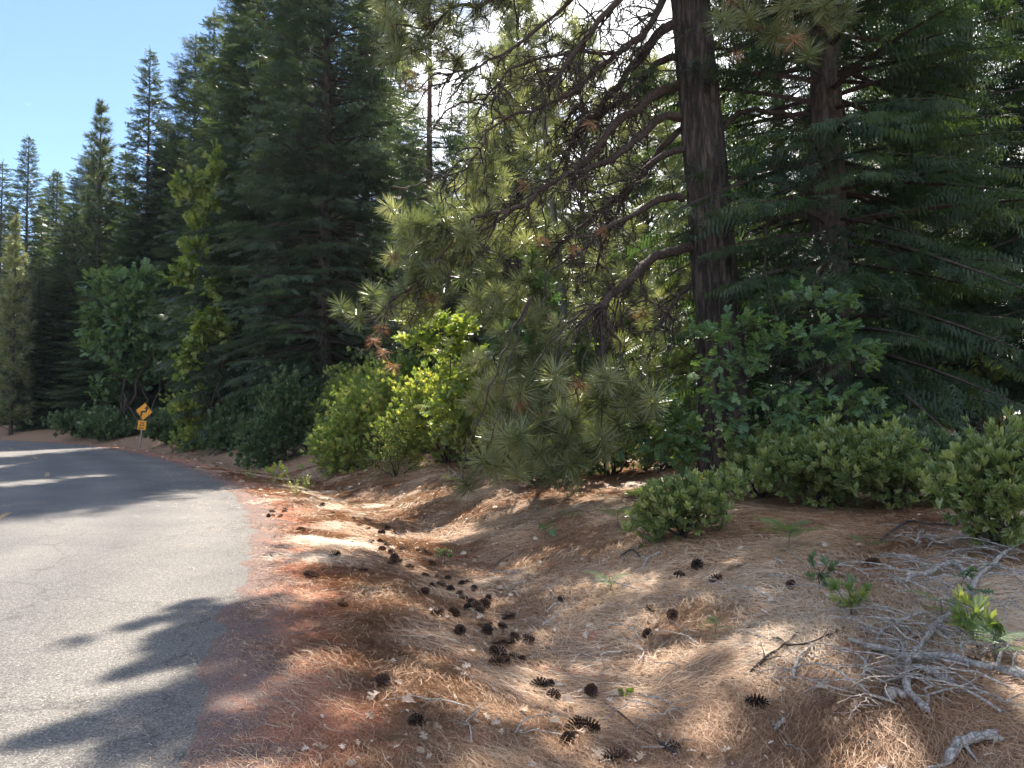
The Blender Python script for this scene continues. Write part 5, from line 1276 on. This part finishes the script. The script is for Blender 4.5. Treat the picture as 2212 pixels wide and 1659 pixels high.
def build_pine():
    D0 = 12.8
    base = hit(1568, 1002); base[1] = D0; base[0] = (1568 * K - 512) / F * D0; base[2] = float(ground_z(base[0], base[1]))
    th = thing('pine_tree', 'huge old pine with thick furrowed trunk and a tangle of drooping limbs', 'pine tree', base)
    H = 26.0
    top_dir = at(1490, 0, D0) - at(1568, 900, D0)
    top = base + [top_dir[0] / top_dir[2] * H * .75, .2, H]
    g = Geo(); n1, n2 = 260, 110
    t = np.linspace(0, 1, n1); z = H * t ** 1.5; t = z / H
    c = base[None] - [0, 0, .25] + (top - base)[None] * t[:, None]; c[:, 0] += .05 * np.sin(z * .5)
    r = .37 * (1 - t) ** .75 + .02 + .24 * np.exp(-z / .5)
    a = np.linspace(0, 2 * math.pi, n2, endpoint=False); A, Z = np.meshgrid(a, z)
    ca, sa = np.cos(A), np.sin(A)
    w = .35 * noise(ca * 3, sa * 3, Z * 1.0, 5)
    q = np.abs(noise(ca * 5 + w, sa * 5 + w, Z * .85, 21)); q2 = np.abs(noise(ca * 9 + w, sa * 9, Z * 2.4, 22)); q3 = noise(ca * 22, sa * 22, Z * 9, 23)
    rr = r[:, None] * (1 + .06 * noise(ca * 1.5, sa * 1.5, Z * .4, 2)) + (.052 * np.minimum(q * 2.2, 1) + .026 * np.minimum(q2 * 2.2, 1) + .007 * q3 - .045) * (1 - .6 * t[:, None])
    V = np.stack([c[:, None, 0] + rr * ca, c[:, None, 1] + rr * sa, np.repeat(c[:, 2:3], n2, 1)], -1)
    i = np.arange(n1 - 1)[:, None] * n2 + np.arange(n2)[None]; j = np.arange(n1 - 1)[:, None] * n2 + (np.arange(n2)[None] + 1) % n2
    g.add(V.reshape(-1, 3), np.concatenate([np.stack([i, j, j + n2], -1).reshape(-1, 3), np.stack([i, j + n2, i + n2], -1).reshape(-1, 3)]))
    g.build('trunk', M['bark_pine'], th, base, True)
    limbs = []
    for crop, pts, z0, z1, r0, r1 in LIMBS:
        P = limb_pts(crop, pts, z0, z1, D0)
        P += np.stack([noise(np.arange(len(P)) * .45, 0 * np.arange(len(P)), len(limbs), k) for k in range(3)], -1) * .035
        limbs.append((P, r0, r1))
    # limbs above the picture (they throw the shade)
    rr_ = np.random.default_rng(5)
    high = []
    for k in range(26):
        zz = rr_.uniform(9.5, 22); f = zz / H; an = rr_.uniform(0, 6.283); L = 4.6 * (1 - f) ** .5 * rr_.uniform(.7, 1.1)
        s = np.linspace(0, 1, 12); o = np.array([math.cos(an), math.sin(an)]); cc = base + (top - base) * f
        P = np.stack([cc[0] + o[0] * L * s, cc[1] + o[1] * L * s, cc[2] + L * (.25 * s - .35 * s ** 2)], -1) + rr_.normal(size=(12, 3)) * .03
        high.append((P, .05, .015))
    for P, r0, r1 in limbs + high:
        q = np.linspace(0, 1, len(P)); g = Geo(); g.tubes(P, (r0 + (r1 - r0) * q) * (1 + .1 * noise(q * 15, q * 0, 0, 3)), 10)
        g.build('limb', M['limb'], th, base, True)
    # dead curly twigs hanging from the limbs
    tw = []; tr = []; sub = []; sr = []
    for li, (P, r0, r1) in enumerate(limbs[:18]):
        ln = np.linalg.norm(np.diff(P, axis=0), axis=1).sum(); k = int(ln * (23 if li in (0, 1, 2, 3, 4, 7) else 9))
        for _ in range(k):
            i = random.randrange(len(P) // 6, len(P)); L = random.uniform(.35, 1.45)
            d = np.array([random.uniform(-1.0, .25), random.uniform(-.6, .6), random.uniform(-.9, .35)]); d /= np.linalg.norm(d)
            p = P[i].copy(); path = [p.copy()]; step = L / 11
            wv = R.normal(size=3) * .35
            for q in range(11):
                d = d + np.array([-.02, 0, -.13]) + R.normal(size=3) * .3 + wv * .16
                if q > 7: d = d + np.array([-.05, 0, .16])
                d /= np.linalg.norm(d); p = p + d * step; path.append(p.copy())
            path = np.array(path); tw.append(path); rb = random.uniform(.009, .019); tr.append(np.linspace(rb, .004, 12))
            for q in range(random.randint(1, 4)):
                j = random.randrange(3, 11); d2 = nrm(path[j] - path[j - 1] + R.normal(size=3) * .7); L2 = random.uniform(.12, .5); pp = path[j].copy(); pt = [pp.copy()]
                for _q in range(5):
                    d2 = nrm(d2 + R.normal(size=3) * .3 + [0, 0, -.12]); pp = pp + d2 * L2 / 5; pt.append(pp.copy())
                sub.append(pt); sr.append(np.linspace(rb * .6, .002, 6))
    # knot of the lowest limb: spray of drooping sticks
    knot = limbs[9][0][-1]
    for k in range(30):
        e = at(*c5(random.uniform(1350, 1830), random.uniform(520, 960) if k % 3 else random.uniform(560, 760)), D0 - 1.5 + random.uniform(-.5, .4)); s = np.linspace(0, 1, 12)[:, None]
        P = knot + (e - knot) * s; P[:, 2] += .22 * np.sin(s[:, 0] * math.pi) * random.uniform(.2, 1.3); P[:, 0] += random.uniform(-.12, .12) * np.sin(s[:, 0] * 3.1)
        P[1:] += np.cumsum(R.normal(size=(11, 3)) * .009, axis=0)
        tw.append(P); tr.append(np.linspace(random.uniform(.007, .02), .004, 12))
    g = Geo(); g.tubes(np.array(tw), np.array(tr), 5); g.tubes(np.array(sub), np.array(sr), 4)
    g.build('dead_twigs', M['twig'], th, base)
    # needle tufts
    T = []; D = []; S = []
    def reg(x0, x1, y0, y1, n, da, db, s=.21):
        for _ in range(n):
            u, v = R.random(2) * 2 - 1
            if u * u + v * v > 1: continue
            T.append(at((x0 + x1) / 2 + u * (x1 - x0) / 2, (y0 + y1) / 2 + v * (y1 - y0) / 2, D0 + random.uniform(da, db))); S.append(s * 1.45 * random.uniform(.8, 1.15))
    reg(810, 960, -90, 130, 60, -1.2, .2); reg(900, 1080, -120, 160, 50, -1.2, .8); reg(1060, 1290, -100, 200, 36, -1, 1.5, .2); reg(1020, 1250, 130, 440, 50, -.8, 1.5, .2)
    reg(1250, 1450, 100, 420, 14, .3, 1.8, .19); reg(1290, 1500, 420, 760, 24, .3, 1.8, .19)
    reg(920, 1090, 330, 480, 24, -1, .6, .2); reg(830, 1010, 440, 590, 60, -1.6, -.6); reg(960, 1240, 440, 700, 100, -.2, 1.4)
    reg(1000, 1230, 640, 960, 100, -.9, .8); reg(1230, 1420, 560, 900, 34, -1.2, .5, .2)
    reg(850, 960, 590, 700, 14, -1.4, -.8); reg(1000, 1440, 790, 1010, 80, -2.2, -.6, .25); reg(1540, 1830, -60, 120, 34, -2.4, -1.0, .23)
    ex = [(835, 120), (852, 100), (838, 440), (888, 440), (912, 480), (870, 505), (842, 520), (735, 652), (790, 655), (766, 672), (815, 648), (842, 636), (805, 622), (828, 668), (870, 620), (900, 600), (945, 360), (905, 70), (830, 25), (858, 20),
          (1250, 830), (1290, 850), (1360, 860), (1170, 900), (1210, 930), (1150, 960), (1290, 930), (1330, 900), (1260, 960), (1000, 1030), (1080, 1000), (1230, 1010), (1120, 1000), (1190, 1010), (1040, 985), (1390, 880)]
    for x, y in ex:
        T.append(at(x, y + 6, D0 - (1.3 if y < 700 else 1.9) + random.uniform(-.2, .2))); S.append(.30 if y < 700 else .40)
    T = np.array(T); S = np.array(S)
    gz = ground_z(T[:, 0], T[:, 1], fine=False); ok = T[:, 2] > gz + .12; T, S = T[ok], S[ok]
    nvis = len(T)
    # unseen upper crown
    U_ = []
    for P, r0, r1 in high:
        for _ in range(22):
            i = random.randrange(4, 12); U_.append(P[i] + R.normal(size=3) * [.45, .45, .3])
    for k in range(25):   # outer ends of the upper left limbs just above the picture
        U_.append(at(random.uniform(700, 1500), random.uniform(-420, -60), D0 + random.uniform(-1.2, 1.5)))
    for _ in range(1500):   # unseen tufts added up-sun to throw shade on the ditch and bank
        G_ = hit(random.uniform(300, 2212), random.uniform(1150, 1659)) if _ % 2 else hit(random.uniform(1050, 2212), random.uniform(1060, 1400))
        zz = random.uniform(8.8, 14.5); q = G_ + SUN * ((zz - G_[2]) / SUN[2])
        if np.linalg.norm((q - base - (top - base) * zz / H)[:2]) < 5.2 and q[2] > 1.6 + .56 * q[1] and noise(q[0] * 2.2, q[1] * 1.6, q[2] * 1.2, 77) > -.12: U_.append(q)
    U_ = np.array(U_)
    seeds = np.concatenate([P[len(P) // 5::2] for P, _, _ in limbs]); seeds = np.concatenate([seeds, limbs[5][0], knot[None], limbs[16][0]])
    # anchor the low tufts on three drooping leaders
    low = []
    for e in [(1240, 900), (1060, 960), (1380, 900), (1150, 800), (1000, 1010), (1300, 960)]:
        q = at(*e, D0 - 1.9); s = np.linspace(0, 1, 12)[:, None]; st = knot if e[0] > 1100 else at(1150, 640, D0 - 1.2); P = st + (q - st) * s; P[:, 2] += .35 * np.sin(s[:, 0] * math.pi) * .6; P[1:-1] += R.normal(size=(10, 3)) * .02; low.append(P)
    low = np.array(low)
    keep = sun_keep(T) | (R.random(len(T)) < .55); T, S = T[keep], S[keep]
    paths = grow(T, np.concatenate([seeds, low.reshape(-1, 3)]), sag=.12, wob=.045, npt=7)
    U_ = U_[sun_keep(U_)]
    CA = []   # boughs whose shadows reach over the road
    for (x0, y0, x1, y1, n_) in [(445, 1300, 250, 1385, 16), (500, 1335, 330, 1400, 14), (490, 1400, 230, 1490, 20), (500, 1460, 280, 1540, 18), (420, 1530, 100, 1610, 22), (350, 1600, 0, 1640, 20), (480, 1570, 200, 1650, 16),
                                 (640, 1172, 600, 1182, 3), (620, 1280, 580, 1290, 4), (660, 1208, 600, 1212, 4), (720, 1188, 680, 1196, 4), (820, 1215, 740, 1225, 5), (900, 1175, 860, 1190, 3), (700, 1330, 560, 1350, 10), (640, 1500, 540, 1640, 16), (620, 1400, 520, 1480, 10)]:
        for k in range(int(n_ * 1.1 + 1)):
            u = random.random(); G_ = hit(x0 + (x1 - x0) * u + random.uniform(-8, 8), y0 + (y1 - y0) * u + random.uniform(-6, 6)); zz = random.uniform(8.9, 9.8)
            if y0 < 1300: zz = 8.6 + (1300 - y0) * .004
            CA.append(G_ + SUN * ((zz - G_[2]) / SUN[2]))
    U_ = np.concatenate([U_, np.array(CA)])
    CAx = np.array(CA)
    pu = grow(U_, np.concatenate([P for P, _, _ in high] + [limbs[0][0], limbs[13][0], limbs[14][0]]), npt=5, sag=.1)
    g = Geo(); g.tubes(low, np.linspace(.022, .009, 12), 6); g.tubes(paths, np.linspace(.010, .005, 7), 4); g.tubes(pu, np.linspace(.012, .005, 5), 4)
    g.build('branchlets', M['limb'], th, base)
    order = np.argsort(np.linalg.norm(T[:, None] - np.concatenate([seeds, low.reshape(-1, 3)])[None], axis=2).min(1)); T = T[order]; S = S[order]
    E = paths[:, -1]; Dr = nrm(paths[:, -1] - paths[:, -3]) * .5 + np.array([-.35, -.1, .55]) + R.normal(size=E.shape) * .35
    dead = (R.random(len(E)) < .035)
    g = Geo(); c = ~dead
    scatter(g, T_TUFT, E[c], Dr[c], R.normal(size=(c.sum(), 3)), S[c], 0)
    Du = nrm(pu[:, -1] - pu[:, -3]) + [0, 0, .4] + R.normal(size=(len(pu), 3)) * .3
    scatter(g, T_TUFT, pu[:, -1], Du, R.normal(size=(len(pu), 3)), np.where(np.linalg.norm(pu[:, -1][:, None, :2] - CAx[None, :, :2], axis=2).min(1) < 1e-6, .17, .27), 0)
    g.build('needles', M['pine'], th, base)
    g = Geo(); P = E[dead]; d = np.tile([[-.1, 0, -1.0]], (len(P), 1)) + R.normal(size=(len(P), 3)) * .3; Sd = S[dead] * .8
    dx = [(880, 185), (912, 190), (895, 165), (822, 710), (805, 738), (828, 765), (848, 795), (1275, 270), (1170, 520), (1130, 400), (1240, 540), (1300, 500), (1590, 120), (1640, 60), (1790, 60), (1700, 60), (930, 640), (850, 560)]
    X = np.array([at(x, y, D0 - 1.2) for x, y in dx]); P = np.concatenate([P, X]); d = np.concatenate([d, np.tile([[-.15, 0, -1.0]], (len(X), 1)) + R.normal(size=(len(X), 3)) * .25]); Sd = np.concatenate([Sd, np.full(len(X), .21)])
    pd = grow(X, np.concatenate([seeds, E]), npt=6); 
    scatter(g, T_TUFTD, P, d, R.normal(size=(len(P), 3)), Sd, 0); g.tubes(pd, .004, 4, 1)
    g.build('dead_needles', [M['pine_dead'], M['limb']], th, base)

# ------------------------------------------------------------------ sky, sun, camera
def build_world():
    w = bpy.data.worlds.new('World'); SC.world = w; w.use_nodes = True; nt = w.node_tree; nt.nodes.clear(); L = nt.links.new
    sky = nt.nodes.new('ShaderNodeTexSky'); sky.sky_type = 'NISHITA'; sky.sun_disc = False; sky.sun_elevation = SUN_EL; sky.sun_rotation = SUN_AZ
    sky.altitude = 1500; sky.air_density = 1.0; sky.dust_density = .3; sky.ozone_density = 3.0
    tc = N(nt, 'ShaderNodeTexCoord'); mp = N(nt, 'ShaderNodeMapping'); mp.inputs['Scale'].default_value = (2.2, 2.2, 4.5); L(tc.outputs['Generated'], mp.inputs[0])
    n = N(nt, 'ShaderNodeTexNoise', i_Scale=1.6, i_Detail=7.0, i_Roughness=.6); L(mp.outputs[0], n.inputs['Vector'])
    # cloud bank to the right of the picture's middle
    dp = N(nt, 'ShaderNodeVectorMath', operation='DOT_PRODUCT'); L(tc.outputs['Generated'], dp.inputs[0]); v = nrm(np.array([.42, .85, .42])); dp.inputs[1].default_value = tuple(v)
    mr = N(nt, 'ShaderNodeMapRange'); mr.inputs['From Min'].default_value = .80; mr.inputs['From Max'].default_value = .97; mr.inputs['To Min'].default_value = -.16; mr.inputs['To Max'].default_value = .20; L(dp.outputs['Value'], mr.inputs['Value'])
    # added cloud, unseen behind the camera and overhead, as fill for the shade
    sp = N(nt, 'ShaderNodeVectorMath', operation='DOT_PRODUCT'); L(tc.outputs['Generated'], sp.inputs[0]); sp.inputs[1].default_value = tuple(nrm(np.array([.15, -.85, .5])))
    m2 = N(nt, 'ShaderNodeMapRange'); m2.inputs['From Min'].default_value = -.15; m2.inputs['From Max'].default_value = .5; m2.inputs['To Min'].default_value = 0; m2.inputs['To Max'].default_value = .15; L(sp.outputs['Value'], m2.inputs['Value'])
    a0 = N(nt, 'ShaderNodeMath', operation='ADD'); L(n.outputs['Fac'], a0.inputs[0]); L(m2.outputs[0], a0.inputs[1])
    ad = N(nt, 'ShaderNodeMath', operation='ADD'); L(a0.outputs[0], ad.inputs[0]); L(mr.outputs[0], ad.inputs[1])
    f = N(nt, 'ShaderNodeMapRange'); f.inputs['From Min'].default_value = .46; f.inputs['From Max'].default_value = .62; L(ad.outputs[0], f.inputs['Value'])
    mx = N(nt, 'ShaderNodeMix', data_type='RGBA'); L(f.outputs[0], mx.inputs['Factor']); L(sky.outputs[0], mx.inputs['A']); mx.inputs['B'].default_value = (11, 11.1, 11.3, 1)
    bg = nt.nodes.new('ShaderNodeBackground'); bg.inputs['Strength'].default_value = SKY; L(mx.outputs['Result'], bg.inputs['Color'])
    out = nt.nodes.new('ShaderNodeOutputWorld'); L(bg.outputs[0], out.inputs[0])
    s = bpy.data.lights.new('sun', 'SUN'); s.energy = SUNP; s.angle = math.radians(.53); s.color = (1.0, .93, .82)
    o = bpy.data.objects.new('sun', s); COL.objects.link(o); o.rotation_euler = Vector(-SUN).to_track_quat('-Z', 'Y').to_euler(); o.location = (0, 0, 30)
    c = bpy.data.cameras.new('camera'); c.sensor_width = 36; c.lens = 36 * F / 1024; c.clip_end = 3000; c.clip_start = .05
    o = bpy.data.objects.new('camera', c); COL.objects.link(o); o.location = CAM; o.rotation_euler = (math.pi / 2 + PITCH, 0, 0); SC.camera = o
    SC.view_settings.view_transform = 'Standard'; SC.view_settings.look = 'None'; SC.view_settings.exposure = EXPO; SC.view_settings.gamma = 1
    cy = SC.cycles; cy.max_bounces = 6; cy.diffuse_bounces = 3; cy.glossy_bounces = 2; cy.transmission_bounces = 4; cy.sample_clamp_indirect = 4
    cy.use_denoising = True
    cy.use_adaptive_sampling = False

SKY, SUNP, EXPO = .10, 5.1, 1.36
def build_haze():
    x0, x1, y0, y1, z0, z1 = -430, 430, -90, 430, -2.5, 62
    V = np.array([(x, y, z) for x in (x0, x1) for y in (y0, y1) for z in (z0, z1)], float)
    me = mesh_np('haze', V, np.array([[0, 1, 3, 2], [4, 6, 7, 5], [0, 4, 5, 1], [2, 3, 7, 6], [0, 2, 6, 4], [1, 5, 7, 3]]))
    m, nt, out = new_mat('air'); v = nt.nodes.new('ShaderNodeVolumePrincipled'); v.inputs['Color'].default_value = (.78, .89, 1, 1)
    v.inputs['Density'].default_value = HAZE; v.inputs['Anisotropy'].default_value = .35; nt.links.new(v.outputs[0], out.inputs['Volume'])
    me.materials.append(m); o = bpy.data.objects.new('haze', me); COL.objects.link(o); tag(o, 'thin sunlit summer air over the road and wood', 'haze', kind='stuff')
    SC.cycles.volume_bounces = 0; SC.cycles.volume_max_steps = 64
HAZE = .00014
import time as _t
_t0 = _t.time()
for fn in (build_world, build_haze, build_ground, build_road, build_litter, build_cones, build_sticks, build_leaves, build_sign, build_conifers, build_broadleaf, build_shrubs, build_ferns, build_pine):
    fn()
